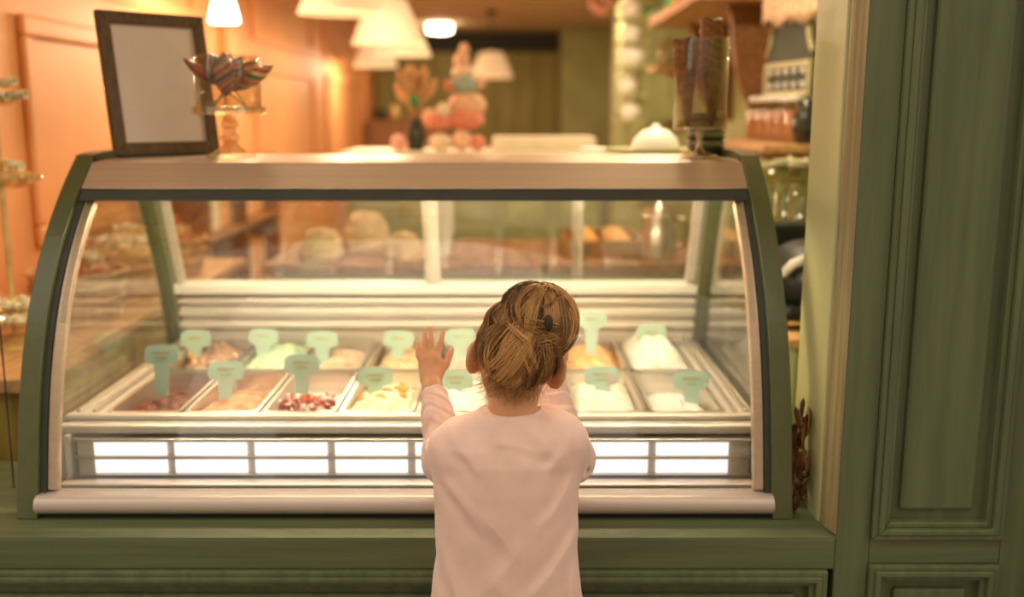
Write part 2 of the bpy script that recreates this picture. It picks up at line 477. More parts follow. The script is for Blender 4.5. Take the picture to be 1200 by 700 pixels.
# black gap and metal channel beside each end
g_out = offset_in(front, .012); g_in = offset_in(front, .04)
c_out = offset_in(front, .016); c_in = offset_in(front, .036)
for s in (0, 1):
    x0 = IX0 if s == 0 else IX1 - .012
    MB().strip(g_out, g_in, (x0, x0 + .012), 'X').build('gasket', 'gasket', case)
    x0 = IX0 + .013 if s == 0 else IX1 - .033
    MB().strip(c_out[2:-2], c_in[2:-2], (x0, x0 + .020), 'X').build('glass_channel', 'champagne', case, bevel=.002)
# side panes following the arch
for s in (0, 1):
    x = CX0 + .018 if s == 0 else CX1 - .022
    pa = [p for p in offset_in(outer, .03)]
    MB().prism([(a, max(b, BASEZ + .12)) for a, b in pa], (x, x + .004), 'X').build('side_pane', 'pane_side', case)
# top slab with slanted front face
zt0, zt1 = 1.183, 1.236
top = [(profY(zt0) + .004, zt0), (profY(zt1) + .004, zt1), (2.31, 1.240), (2.62, 1.240), (2.64, 1.232), (2.64, 1.20), (2.36, 1.20), (2.33, zt0)]
MB().prism(top, (IX0, IX1), 'X').build('top_bar', 'champagne', case, bevel=.003)
MB().prism([(profY(1.158) + .012, 1.158), (profY(1.181) + .010, 1.181), (2.235, 1.181), (2.212, 1.158)], (IX0, IX1), 'X').build('upper_channel', 'gasket', case, bevel=.002)
# curved front pane
zz = np.linspace(.602, 1.162, 34)
fo = [(profY(z) + .018, z) for z in zz]; fi = [(profY(z) + .024, z) for z in zz]
MB().strip(fo, fi, (IX0 + .02, IX1 - .02), 'X').build('front_pane', 'pane', case, smooth=True)
# rounded bottom bar and dark plinth
b0 = profY(.585)
bar = [(b0 + .04, .5605)] + [(b0 + .008 - .022 * math.cos(t), .580 + .0195 * math.sin(t)) for t in np.linspace(-1.35, 1.35, 12)] + [(b0 + .04, .5995)]
MB().prism(bar, (IX0 - .002, IX1 + .002), 'X').build('bottom_bar', 'rose_metal', case, smooth=False)
MB().box(IX0, IX1, b0 + .004, 2.80, BASEZ, .562).build('plinth', 'black', case)
MB().box(IX0, IX1, b0 + .041, b0 + .05, .563, .603).build('gasket', 'black', case)
MB().prism([(b0 + .051, .563), (b0 + .051, .600), (b0 + .06, .603), (b0 + .10, .598), (b0 + .10, .563)], (IX0 + .02, IX1 - .02), 'X').build('lower_channel', 'rose_metal', case, bevel=.003)
# label rail in front of the tubs
RY = 2.0
MB().box(-.915, .50, RY + .006, RY + .03, .588, .672).build('label_backing', 'steel_soft', case, bevel=.002)
for z in (.594, .6345, .672):
    MB().box(-.92, .505, RY - .004, RY + .008, z - .0035, z + .0035).build('label_rail', 'steel', case, bevel=.001)
MB().box(-.955, .525, RY + .012, RY + .065, .680, .700).build('deck_front_rail', 'steel_soft', case, bevel=.006)
for x in (-.932, .513):
    MB().box(x - .006, x + .006, RY - .002, RY + .03, .575, .682).build('rail_post', 'white_enamel', case, bevel=.002)
# steel deck round the tubs: front, side strips, dividing rails
PIT, PX = .168, -.797
DZ = .712
row_y = (2.245, 2.605); PL = .345
MB().box(-.955, .525, 2.045, 2.072, DZ - .012, DZ).build('deck', 'steel_soft', case, bevel=.004)
MB().box(-.955, -.885, 2.072, 2.80, DZ - .02, DZ - .004).build('deck', 'steel_soft', case, bevel=.003)
MB().box(.467, .525, 2.072, 2.80, DZ - .02, DZ - .004).build('deck', 'steel_soft', case, bevel=.003)
for x in (-.935, -.90, .48, .505): MB().box(x - .005, x + .005, 2.07, 2.79, DZ - .005, DZ + .006).build('side_rail', 'steel', case, bevel=.002)
for i in range(9):
    x = PX - PIT / 2 + PIT * i
    MB().box(x - .005, x + .005, 2.06, 2.79, DZ - .03, DZ - .007).build('divider', 'steel', case, bevel=.002)
MB().box(-.955, .525, 2.418, 2.432, DZ - .03, DZ - .0075).build('divider', 'steel', case)
MB().box(-.955, .525, 2.03, 2.80, .566, .578).build('well_floor', 'steel_soft', case)
MB().box(IX0, -.950, 2.03, 2.80, .566, .70).build('well_side', 'steel_soft', case)
MB().box(.522, IX1, 2.03, 2.80, .566, .70).build('well_side', 'steel_soft', case)
# rear wall in steel with grooves, white rear sill
MB().box(-.955, .525, 2.79, 2.815, .566, .845).build('rear_panel', 'steel_soft', case)
for z, h in ((.742, .016), (.775, .022), (.812, .016)):
    MB().box(-.955, .525, 2.772, 2.792, z, z + h).build('rear_rail', 'steel_soft', case, bevel=.004)
MB().box(-.955, .525, 2.745, 2.835, .845, .872).build('rear_sill', 'white_enamel', case, bevel=.005)  # white also paints in a band reflected by the glass
# sliding rear panes
for x0, x1, y in ((-.95, -.20, 2.775), (-.245, .52, 2.79)):
    p = MB().strip([(y - .0, .874), (y - .125, 1.20)], [(y + .004, .874), (y - .121, 1.20)], (x0, x1), 'X').build('rear_pane', 'pane', case)
    for xe in (x0, x1 - .03):
        MB().strip([(y - .006, .874), (y - .131, 1.20)], [(y + .010, .874), (y - .115, 1.20)], (xe, xe + .03), 'X').build('pane_stile', 'steel_soft', p, bevel=.002)
# lamp tube under the top
t = MB().tube([(-.93, 2.262, 1.171), (.50, 2.262, 1.171)], .010, 10).build('lamp_tube', 'lamp_tube', case, smooth=True)
MB().box(-.94, .51, 2.238, 2.30, 1.182, 1.1829).build('lamp_reflector', 'white_enamel', case)

PANW = ['dark chocolate', 'peach caramel', 'candy chunk', 'vanilla wafer', 'white yoghurt', 'pale lemon', 'ivory cream', 'snow white']
# blank label panels, brightness added as emission, two rows of eight
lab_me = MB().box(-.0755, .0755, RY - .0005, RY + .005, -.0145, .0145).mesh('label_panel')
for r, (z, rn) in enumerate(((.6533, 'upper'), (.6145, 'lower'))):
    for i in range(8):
        o = link('label_panel', lab_me, 'label_emit', None)
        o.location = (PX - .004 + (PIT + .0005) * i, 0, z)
        tag(o, f'blank white label panel with added glow, {rn} row, below the {PANW[i]} pan', 'label', 'blank label panels in the label rail')

# ------------------------------------------------------------------ tubs of ice cream
def rrect(w, l, r, n=5):
    out = []
    for cx, cy, a0 in ((w - r, l - r, 0), (-w + r, l - r, 90), (-w + r, -l + r, 180), (w - r, -l + r, 270)):
        for k in range(n + 1):
            a = math.radians(a0 + 90 * k / n); out.append((cx + r * math.cos(a), cy + r * math.sin(a)))
    return out
def pan_mesh():
    W, Lh, D = .0805, PL / 2, .105
    rings = [(rrect(W, Lh, .016), 0.0), (rrect(W, Lh, .016), .003), (rrect(W - .008, Lh - .008, .014), .003),
             (rrect(W - .009, Lh - .009, .014), -.004), (rrect(W - .014, Lh - .016, .02), -D),
             (rrect(W - .012, Lh - .014, .02), -D - .002), (rrect(W - .007, Lh - .007, .014), -.002)]
    mb = MB(); n = len(rings[0][0]); vs = []; fs = []
    for pts, z in rings: vs += [(a, b, z) for a, b in pts]
    for j in range(len(rings)):
        j2 = (j + 1) % len(rings)
        for i in range(n):
            k = (i + 1) % n
            fs.append((j * n + i, j * n + k, j2 * n + k, j2 * n + i))
    fs.append(tuple(4 * n + i for i in range(n))); fs.append(tuple(5 * n + i for i in range(n)))
    return mb.add(vs, fs).mesh('pan_shell')
PAN = pan_mesh()
def cream_mesh(seed, level, heap, rough, front_low=0.0, n=(26, 54)):
    W, Lh = .0665, PL / 2 - .0165
    vs = []; fs = []
    for j in range(n[1] + 1):
        for i in range(n[0] + 1):
            u = -1 + 2 * i / n[0]; v = -1 + 2 * j / n[1]
            w = W + (.004 if level > -.03 else 0)
            q = (1 - abs(u) ** 4) * (1 - abs(v) ** 6)
            px, py = u * w, v * Lh
            h = level + heap * q * (1 - .45 * u * u) + front_low * v
            nz = noise.fractal(Vector((px * 26 + seed, py * 20, seed * 3.1)), 1.0, 2.0, 4)
            fl = noise.noise(Vector((px * 60, py * 18 + px * 30, seed * 1.7)))
            h += rough * (nz + .5 * fl) * (.25 + .75 * q)
            vs.append((px, py, h))
    a = n[0] + 1
    for j in range(n[1]):
        for i in range(n[0]):
            fs.append((j * a + i, j * a + i + 1, (j + 1) * a + i + 1, (j + 1) * a + i))
    # close underneath so that it is a body, not a sheet
    b = len(vs); vs += [(-W + .01, -Lh + .004, -.100), (W - .01, -Lh + .004, -.100), (W - .01, Lh - .004, -.100), (-W + .01, Lh - .004, -.100)]
    fs.append((b, b + 3, b + 2, b + 1))
    e = [[j * a for j in range(n[1] + 1)], [n[0] + j * a for j in range(n[1] + 1)], list(range(a)), [n[1] * a + i for i in range(a)]]
    fs.append(tuple(e[0][::-1]) + (b, b + 3)); fs.append(tuple(e[1]) + (b + 2, b + 1))
    fs.append(tuple(e[2]) + (b + 1, b)); fs.append(tuple(e[3][::-1]) + (b + 3, b + 2))
    return MB().add(vs, fs).mesh('ice_cream', True)
IC = {
 'choc': ice('choc', (.045, .010, .006), (.26, .065, .028), 30),
 'peachy': ice('peachy', (.42, .15, .06), (.74, .40, .21), 26),
 'berry': ice('berry', (.70, .50, .44), (.82, .70, .62), 26),
 'vanilla': ice('vanilla', (.86, .66, .36), (.9, .82, .66), 22),
 'yoghurt': ice('yoghurt', (.82, .76, .66), (.9, .86, .78), 22),
 'lemon': ice('lemon', (.86, .76, .45), (.9, .84, .66), 22),
 'ivory': ice('ivory', (.78, .66, .48), (.88, .80, .68), 22),
 'snow': ice('snow', (.82, .76, .68), (.90, .86, .80), 22),
 'walnut': ice('walnut', (.20, .08, .03), (.62, .40, .22), 60),
 'mint': ice('mint', (.40, .58, .36), (.62, .74, .52), 24),
 'beige': ice('beige', (.55, .42, .28), (.76, .64, .48), 24),
 'biscuit': ice('biscuit', (.50, .30, .13), (.80, .62, .42), 40),
 'rose': ice('rose', (.72, .42, .36), (.85, .62, .55), 24),
 'coffee': ice('coffee', (.34, .18, .08), (.56, .36, .20), 30),
 'orange': ice('orange', (.66, .28, .07), (.85, .50, .20), 34),
 'whip': ice('whip', (.84, .78, .68), (.92, .88, .80), 16),
}
front_row = [('choc', 'dark red-brown chocolate', -0.040, .020, .010, -.024), ('peachy', 'peach caramel', -0.033, .022, .010, -.024),
             ('berry', 'cream and red-white candy chunk', -0.036, .014, .006, -.020), ('vanilla', 'yellow vanilla and wafer', -0.026, .026, .012, -.016),
             ('yoghurt', 'plain white yoghurt', -.026, .03, .008, 0), ('lemon', 'pale lemon', -.026, .03, .008, 0),
             ('ivory', 'ivory cream', -0.024, .026, .009, -.006), ('snow', 'half-eaten snow white', -0.044, .022, .009, -.020)]
back_row = [(a_[0], a_[1], a_[2] - .014, a_[3] * .85, a_[4], a_[5]) for a_ in [('walnut', 'dark walnut', -0.014, .03, .014, 0), ('mint', 'mint green', -0.010, .040, .010, 0), ('beige', 'beige nougat', -0.022, .03, .01, 0),
            ('biscuit', 'tan biscuit', -0.018, .034, .012, 0), ('rose', 'pale rose', -0.022, .03, .01, 0), ('coffee', 'brown coffee', -0.022, .03, .01, 0),
            ('orange', 'orange caramel', -0.012, .036, .012, 0), ('whip', 'white whipped', .010, .054, .012, 0)]]
pans = {}
for r, row in enumerate((front_row, back_row)):
    for i, (m, word, lev, heap, ro, fl) in enumerate(row):
        pos = (PX + PIT * i, row_y[r], DZ - .004)
        t = thing('ice_cream_pan', f'steel pan of {word} ice cream in the {("front", "back")[r]} row', 'ice cream pan', (pos[0], pos[1], pos[2] - .107), 0, 'ice cream pans in the case')
        link('pan_shell', PAN, 'steel', t, loc=(0, 0, .107))
        c = link('ice_cream', cream_mesh(i * 3.3 + r * 17.7, lev, heap, ro, fl), m, t, loc=(0, 0, .107))
        pans[(r, i)] = (t, c, lev + heap)
# candy chunks on the third tub, wafers on the fourth
def chunk(parent, m, loc, s, rot, name='candy_chunk'):
    mb = MB(); rr = random.Random(int(loc[0] * 1e5) + int(loc[1] * 7e4))
    mb.sphere((0, 0, 0), (s, s * rr.uniform(.6, .9), s * rr.uniform(.45, .7)), 7, 5)
    mb.v = [tuple(c * rr.uniform(.85, 1.15) for c in p) for p in mb.v]
    return local(name, mb, m, parent, False, loc=loc, rot=rot)
mat('chunk_red', (.36, .06, .04), .4, var=.3, scale=60); mat('chunk_white', (.86, .68, .60), .4, var=.08, scale=60); mat('wafer', (.72, .36, .10), .6, var=.2, scale=60)
c = pans[(0, 2)][1]
for k in range(58):
    u, v = rnd.uniform(-.058, .058), rnd.uniform(-.145, .02)
    chunk(c, ('chunk_red', 'chunk_white', 'chunk_red', 'chunk_white', 'candy_red')[k % 5], (u, v, -.014 - .020 * v / .16 + rnd.uniform(-.004, .007)), rnd.uniform(.008, .0125), (rnd.uniform(0, 3), rnd.uniform(0, 3), rnd.uniform(0, 3)))
c = pans[(0, 3)][1]
for k in range(16):
    u, v = rnd.uniform(-.055, .055), rnd.uniform(-.13, .13)
    chunk(c, 'wafer', (u, v, -.001 + rnd.uniform(-.006, .004)), rnd.uniform(.009, .015), (rnd.uniform(-.4, .4), rnd.uniform(-.4, .4), rnd.uniform(0, 3)), 'wafer_piece')
c = pans[(1, 0)][1]
for k in range(22):
    u, v = rnd.uniform(-.058, .058), rnd.uniform(-.15, .14)
    chunk(c, ('wafer', 'chunk_white', 'waffle')[k % 3], (u, v, -.010 + rnd.uniform(-.006, .006)), rnd.uniform(.009, .014), (rnd.uniform(0, 3), rnd.uniform(0, 3), 0), 'nut_piece')

# T-shaped flavour tags
def tag_outline():
    pts = [(-.0115, -.055), (-.016, .018), (-.034, .024), (-.0365, .030), (-.036, .052), (-.032, .058)]
    top = [(x, .0605 + .004 * math.cos(x / .036 * 1.5)) for x in np.linspace(-.026, .026, 9)]
    return pts + top + [(-a, b) for a, b in pts[::-1]]
TAG = MB().prism(tag_outline(), (-.0015, .0015), 'Y').mesh('flavour_tag')
words = {0: ['dark chocolate', 'peach caramel', 'candy chunk', 'vanilla wafer', 'white yoghurt', 'pale lemon', 'ivory cream', 'snow white'],
         1: ['walnut', 'mint green', 'beige nougat', 'tan biscuit', 'pale rose', 'coffee', 'orange caramel', 'white whipped']}
tag_px = {0: [(190, 404), (265, 423), (354, 415), (440, 430), (533, 433), (620, 429), (706, 429), (810, 434)],
          1: [(229, 387), (308, 385), (378, 388), (466, 387), (540, 385), (618, 384), (693, 365), (764, 380)]}
for r in (0, 1):
    for i in range(8):
        px, py = tag_px[r][i]
        Y = (2.235, 2.60)[r]
        p = at(px, py, Y + .015)
        o = bpy.data.objects.new('flavour_tag', TAG.copy() if False else TAG); COL.objects.link(o)
        if not TAG.materials: TAG.materials.append(MATS['tag_green'])
        z = p.z - .063
        o.location = (p.x, Y, z); o.scale = (1.12, 1, 1)
        o.rotation_euler = (math.radians(-14 + rnd.uniform(-3, 3)), math.radians(rnd.uniform(-3, 3)), math.radians(rnd.uniform(-8, 8)))
        tag(o, f'sage green T-shaped flavour tag standing in the {words[r][i]} ice cream', 'flavour tag', 'flavour tags in the ice cream')
        if r == 0:
            for k, zz_ in enumerate((.046, .034)):
                local('print_line', MB().box(-.018 + .006 * k, .018 - .006 * k, -.0022, -.0014, zz_ - .0025, zz_ + .0025), 'tag_print', o)
            if i == 6: local('sticker', MB().box(.004, .024, -.003, -.002, .026, .048), 'tag_sticker', o, rot=(0, .15, 0))
        else:
            local('print_line', MB().box(-.016, .016, -.0022, -.0014, .040, .046), 'tag_print', o)

# ------------------------------------------------------------------ things on top of the case
TZ = 1.2405
# empty picture frame leaning back
a, th, fw, fh = .783, .156, .274, .346
t = thing('picture_frame', 'brown wooden frame with blank pale board leaning on the case top', 'picture frame', (-.943, 2.40, TZ))
M = Matrix.Translation((-.943, 2.40, TZ + .004)) @ Matrix.Rotation(a, 4, 'Z') @ Matrix.Rotation(-th, 4, 'X')
bw = .031
for nm, poly in (('frame_rail', [(0, 0), (fw, 0), (fw - bw, bw), (bw, bw)]), ('frame_rail', [(0, fh), (bw, fh - bw), (fw - bw, fh - bw), (fw, fh)]),
                 ('frame_stile', [(0, 0), (bw, bw), (bw, fh - bw), (0, fh)]), ('frame_stile', [(fw, 0), (fw, fh), (fw - bw, fh - bw), (fw - bw, bw)])):
    MB().prism(poly, (0, .018), 'Y').xform(M).build(nm, 'frame_wood', t, bevel=.002)
MB().box(bw - .004, fw - bw + .004, .006, .012, bw - .004, fh - bw + .004).xform(M).build('board', 'mat_board', t)
Mb = Matrix.Translation((-.943, 2.40, TZ)) @ Matrix.Rotation(a, 4, 'Z')
MB().box(.01, fw - .01, -.012, .055, 0, .006).xform(Mb).build('stand_foot', 'black', t, bevel=.002)
MB().strip([(.012, .006), (.085, .006)], [(.062, .22), (.067, .22)], (fw / 2 - .02, fw / 2 + .02), 'X').xform(Mb).build('back_strut', 'frame_wood', t)

# glass pedestal dish with lollipops
gx, gy = (274 - 600) / FPX * 2.42, 2.42
t = thing('glass_pedestal_dish', 'clear glass pedestal dish with straight sides beside the picture frame', 'dish', (gx, gy, TZ))
prof = [(.0, .0), (.060, .0), (.060, .006), (.045, .012), (.026, .024), (.018, .034), (.024, .042), (.026, .050), (.016, .056), (.014, .066), (.022, .074), (.020, .084), (.014, .092), (.018, .100), (.0, .101)]
local('pedestal', MB().lathe(prof, n=12), 'pressed_glass', t)
local('plate', MB().lathe([(0, .100), (.080, .101), (.086, .104), (.086, .119), (.080, .1195), (.079, .110), (0, .109)], n=36), 'pressed_glass', t, smooth=False)
local('bowl_wall', MB().lathe([(.0745, .112), (.0745, .235), (.0755, .237), (.0770, .235), (.0770, .112), (.0745, .112)], n=36), 'ware', t, smooth=True)
def lolly(base, tip, rad, m, label, flat=1.0, L=.085, stick=.07):
    b, q = Vector(base), Vector(tip)
    d = (q - b).normalized()
    o = thing('lollipop', label, 'lollipop', b, group='lollipops in the glass dish')
    o.rotation_euler = d.to_track_quat('Z', 'Y').to_euler()
    tot = (q - b).length; s = tot - L
    local('stick', MB().tube([(0, 0, 0), (0, 0, s + .01)], .0018, 6), 'white', o)
    pr = [(0, s)] + [(rad * math.sin(math.pi * (k / 12)) ** .75, s + L * k / 12) for k in range(1, 12)] + [(0, tot)]
    local('candy', MB().lathe(pr, n=16, sy=flat), m, o, smooth=True)
pb = Vector((gx, gy, TZ + .114))
def lp(px, py, Y): return at(px, py, Y)
lolly(pb + Vector((.050, -.012, .002)), lp(214, 68, 2.36), .026, 'lolly_red', 'dark red flat lollipop leaning out towards the picture frame', .55, L=.10)
lolly(pb + Vector((.040, .02, .002)), lp(244, 62, 2.40), .026, 'swirl_a', 'teal, black and orange twisted lollipop in the glass dish', .9, L=.105)
lolly(pb + Vector((.004, -.035, .002)), lp(262, 60, 2.36), .026, 'swirl_b', 'red, cream and violet twisted lollipop in the glass dish', .9, L=.105)
lolly(pb + Vector((-.02, .035, .002)), lp(270, 62, 2.46), .025, 'swirl_c', 'orange and green striped lollipop behind the others in the dish', .9, L=.105)
lolly(pb + Vector((-.03, -.02, .002)), lp(284, 66, 2.38), .025, 'swirl_a', 'upright dark and orange banded lollipop in the middle of the dish', .9, L=.10)
lolly(pb + Vector((-.045, .012, .002)), lp(300, 70, 2.44), .024, 'swirl_b', 'red and cream lollipop leaning right inside the dish', .9, L=.10)
lolly(pb + Vector((-.055, -.01, .002)), lp(321, 76, 2.40), .020, 'swirl_c', 'orange and green lollipop poking out over the dish rim', .9, L=.12)

# glass cone holder with two stacks of cones
hx, hy = at(821, 120, 2.40).x, 2.40
t = thing('glass_cone_holder', 'clear glass cylinder on a stem holding stacked ice cream cones', 'cone holder', (hx, hy, TZ))
local('foot', MB().lathe([(0, 0), (.045, 0), (.045, .005), (.028, .010), (.010, .018), (.007, .03), (.007, .058), (.012, .064), (0, .065)], n=28), 'pressed_glass', t, smooth=True)
local('plate', MB().lathe([(0, .064), (.062, .065), (.064, .068), (.064, .072), (0, .072)], n=32), 'pressed_glass', t)
local('cylinder', MB().lathe([(.0600, .073), (.0600, .275), (.0610, .277), (.0620, .275), (.0620, .073), (.0600, .073)], n=36), 'ware', t, smooth=True)
def cone_mesh(seed):
    n = 20; L = .125; vs = []; fs = []; rr = random.Random(seed)
    prof = [(.003, 0), (.010, .03), (.0165, .08), (.0205, .115), (.0225, L), (.0205, L - .001), (.0150, .08), (.001, .012)]
    for j, (r, z) in enumerate(prof):
        for i in range(n):
            a = 2 * math.pi * i / n
            dz = (.005 * math.sin(a * 2 + seed) + rr.uniform(-.002, .002)) if j in (4, 5) else 0
            vs.append((r * math.cos(a), r * math.sin(a), z + dz))
    for j in range(len(prof) - 1):
        for i in range(n):
            k = (i + 1) % n; fs.append((j * n + i, j * n + k, (j + 1) * n + k, (j + 1) * n + i))
    fs.append(tuple(range(n - 1, -1, -1)))
    return MB().add(vs, fs).mesh('waffle_cone', True)
CONES = [cone_mesh(s) for s in range(3)]
for s, (bx, tx, n, step) in enumerate((((806, 152), (801, 45), 4, .0185), ((834, 152), (833, 26), 6, .0200))):
    yb = hy + (.012 if s else -.008)
    b = at(bx[0], bx[1], yb); q = at(tx[0], tx[1], yb + (.008 if s else -.006))
    b.z = max(b.z, TZ + .074)
    d = (q - b).normalized(); rot = d.to_track_quat('Z', 'Y').to_euler()
    for k in range(n):
        o = link('waffle_cone', CONES[k % 3], 'waffle', None)
        o.location = b + d * (step * k); o.rotation_euler = rot; o.scale = (1.22, 1.22, 1.16)
        tag(o, f'brown waffle cone, {ORD[n - 1 - k]} from the top of the {("shorter", "taller")[s]} stack in the glass holder', 'ice cream cone', ('shorter cone stack', 'taller cone stack')[s])
# stacked bowls behind the holder
bx, by = (826 - 600) / FPX * 2.52, 2.535
for k in range(8):
    o = MB().lathe([(0, 0), (.030, 0), (.046, .018), (.050, .021), (.050, .023), (.045, .0225), (.029, .003), (0, .003)], n=32).build('paper_bowl', ('bowl_green', 'bowl_cream')[k % 2], smooth=False)
    o.location = (bx, by, TZ + .0005 + k * .0118)
    tag(o, f'{("dark green", "cream")[k % 2]} bowl, {ORD[7 - k]} from the top of the stack behind the cone holder', 'bowl', 'stacked bowls behind the cone holder')

# ------------------------------------------------------------------ lamps in the shop
def pendant(px, py, Y, dia, h, label, m='shade', watts=10.0, top_ratio=.52, cord=True):
    p = at(px, py, Y); R = dia / 2
    t = thing('pendant_lamp', label, 'lamp', p, group='pendant lamps')
    local('lamp_shade', MB().lathe([(R, 0), (R * .985, .012), (R * (1 + top_ratio) / 2, h * .55), (R * top_ratio, h), (R * top_ratio - .01, h), (R * (1 + top_ratio) / 2 - .012, h * .55), (R - .012, .0)], n=32), m, t, smooth=False)
    local('shade_top', MB().lathe([(0, h - .004), (R * top_ratio, h - .004), (R * top_ratio, h + .004), (0.012, h + .02), (0, h + .02)], n=24), m, t)
    local('bulb', MB().sphere((0, 0, h * .34), .045, 14, 8), 'bulb', t, smooth=True)
    local('cord', MB().tube([(0, 0, h), (0, 0, ZC - p.z - .02)], .006, 6), 'cord', t)
    local('ceiling_rose', MB().lathe([(0, ZC - p.z - .03), (.045, ZC - p.z - .03), (.05, ZC - p.z), (0, ZC - p.z)], n=16), 'cord', t)
    ld = bpy.data.lights.new('bulb_light', 'POINT'); ld.energy = watts; ld.color = (1.0, .74, .46); ld.shadow_soft_size = .06
    lo = bpy.data.objects.new('bulb_light', ld); COL.objects.link(lo); lo.parent = t; lo.location = (0, 0, -.03)
    return t
pendant(399, 16, 5.0, .41, .22, 'wide cream pendant lamp hanging first in the row by the peach wall', watts=12)
pendant(455, 52, 5.8, .41, .24, 'cream pendant lamp second in the row along the peach wall', watts=12)
pendant(470, 65, 7.0, .41, .22, 'cream pendant lamp third in the row along the peach wall', watts=12)
pendant(440, 78, 9.2, .40, .20, 'small bright pendant lamp furthest along the peach wall', watts=12)
pendant(576, 91, 9.4, .40, .22, 'dim peach pendant lamp hanging alone before the olive plank wall', 'shade_dim', watts=8)
# small wall-side lamp above the picture frame
p = at(263, 26, 4.55)
t = thing('spot_lamp', 'small bright bell-shaped ceiling lamp close to the peach wall', 'lamp', p)
local('lamp_shade', MB().lathe([(.064, 0), (.060, .03), (.045, .09), (.02, .13), (.012, .135), (.035, .09), (.052, .03), (.056, 0)], n=24), 'bulb', t, smooth=True)
local('cord', MB().tube([(0, 0, .13), (0, 0, ZC - p.z)], .006, 6), 'cord', t)
ld = bpy.data.lights.new('spot_light', 'POINT'); ld.energy = 6; ld.color = (1.0, .74, .46); ld.shadow_soft_size = .05
lo = bpy.data.objects.new('spot_light', ld); COL.objects.link(lo); lo.parent = t; lo.location = (0, 0, -.04)
# recessed ceiling lights: one seen, the lamps over the counters below are added
for i, (px, py) in enumerate(((515, 27),)):
    d = ray(px, py); p = d * ((ZC - CZ) / d.z) + Vector((0, 0, CZ))
    t = thing('drum_light', 'round white drum light glowing on the tan ceiling', 'ceiling light', (p.x, p.y, ZC - .10))
    local('trim_ring', MB().lathe([(.11, .085), (.14, .085), (.14, .10), (.11, .10), (.11, .085)], n=28), 'white', t)
    local('diffuser', MB().lathe([(0, 0), (.10, .002), (.125, .012), (.13, .085), (0, .085)], n=28), 'bulb', t)

# added lamps, unseen above the frame: they brighten the right wall and its goods
for (x, y) in ((.45, 3.2), (.75, 5.2), (.55, 7.4), (-.75, 3.1)):
    t = thing('fill_lamp', f'round unseen, added downlight over the {"serving side" if x > 0 else "sweets table"}', 'ceiling light', (x, y, ZC - .03), group='added lamps over the counters')
    local('trim_ring', MB().lathe([(.07, .0), (.09, .0), (.09, .03), (.07, .03), (.07, 0)], n=24), 'white', t)
    local('diffuser', MB().lathe([(0, .004), (.07, .004), (.07, .03), (0, .03)], n=24), 'bulb', t)
    ld = bpy.data.lights.new('fill_light', 'AREA'); ld.shape = 'DISK'; ld.size = .14; ld.energy = 8 if x > 0 else 2.5; ld.color = (1.0, .80, .52)
    lo = bpy.data.objects.new('fill_light', ld); COL.objects.link(lo); lo.parent = t; lo.location = (0, 0, -.002)

# ------------------------------------------------------------------ left: sweets table and tiered stand
t = thing('sweets_table', 'olive yellow painted table along the peach wall left of the case', 'table', (-1.36, 3.1, 0))
MB().box(-1.565, -1.13, 2.25, 4.2, .70, .735).build('table_top', 'wood_pale', t, bevel=.004)
MB().box(-1.55, -1.15, 2.28, 4.17, .10, .70).build('cabinet_body', 'table_olive', t, bevel=.004)
for y in (2.32, 2.95, 3.58):
    MB().box(-1.15, -1.138, y, y + .55, .16, .64).build('cabinet_door', 'table_olive', t, bevel=.004)
MB().box(-1.52, -1.19, 2.32, 4.1, 0, .10).build('plinth', 'black', t)

CANDY = {}
def candy_mesh(kind):
    if kind not in CANDY:
        mb = MB(); mb.sphere((0, 0, 0), (.022, .016, .016), 10, 6)
        for s in (-1, 1):      # twisted paper ends
            prof = [(.004, 0), (.010, .009), (.015, .018), (.012, .018), (.003, .001)]
            q = MB().lathe(prof, n=8); q.xform(Matrix.Translation((s * .018, 0, 0)) @ Matrix.Rotation(s * math.pi / 2, 4, 'Y'))
            mb.add(q.v, q.f)
        me = mb.mesh('wrapped_candy', False); me.materials.append(MATS[kind]); CANDY[kind] = me
    return CANDY[kind]
def candies(c, rad, kinds, label, group, z0, layers=2, sc=1.0):
    k = 0; stp = .057 * sc
    for lay in range(layers):
        R_ = rad - lay * stp * .45
        m = int(R_ / stp) + 1
        for iy in range(-m, m + 1):
            for ix in range(-m, m + 1):
                px = (ix + .5 * (iy % 2) + .5 * lay) * stp; py = (iy + .3 * lay) * stp * .72
                if math.hypot(px, py) > R_: continue
                kd = kinds[(k + ix) % len(kinds)]; k += 1
                o = bpy.data.objects.new('wrapped_candy', candy_mesh(kd)); COL.objects.link(o)
                o.location = (c[0] + px, c[1] + py, z0 + .017 * sc + lay * .033 * sc)
                o.rotation_euler = (rnd.uniform(-.3, .3), rnd.uniform(-.2, .2), rnd.uniform(-.35, .35)); o.scale = (sc * .86,) * 3
                w = {'candy_gold': 'gold foil', 'candy_clear': 'pale glittering', 'candy_red': 'red', 'candy_white': 'cream white'}[kd]
                tag(o, f'{w} wrapped candy {label}', 'candy', f'{w} {group}')
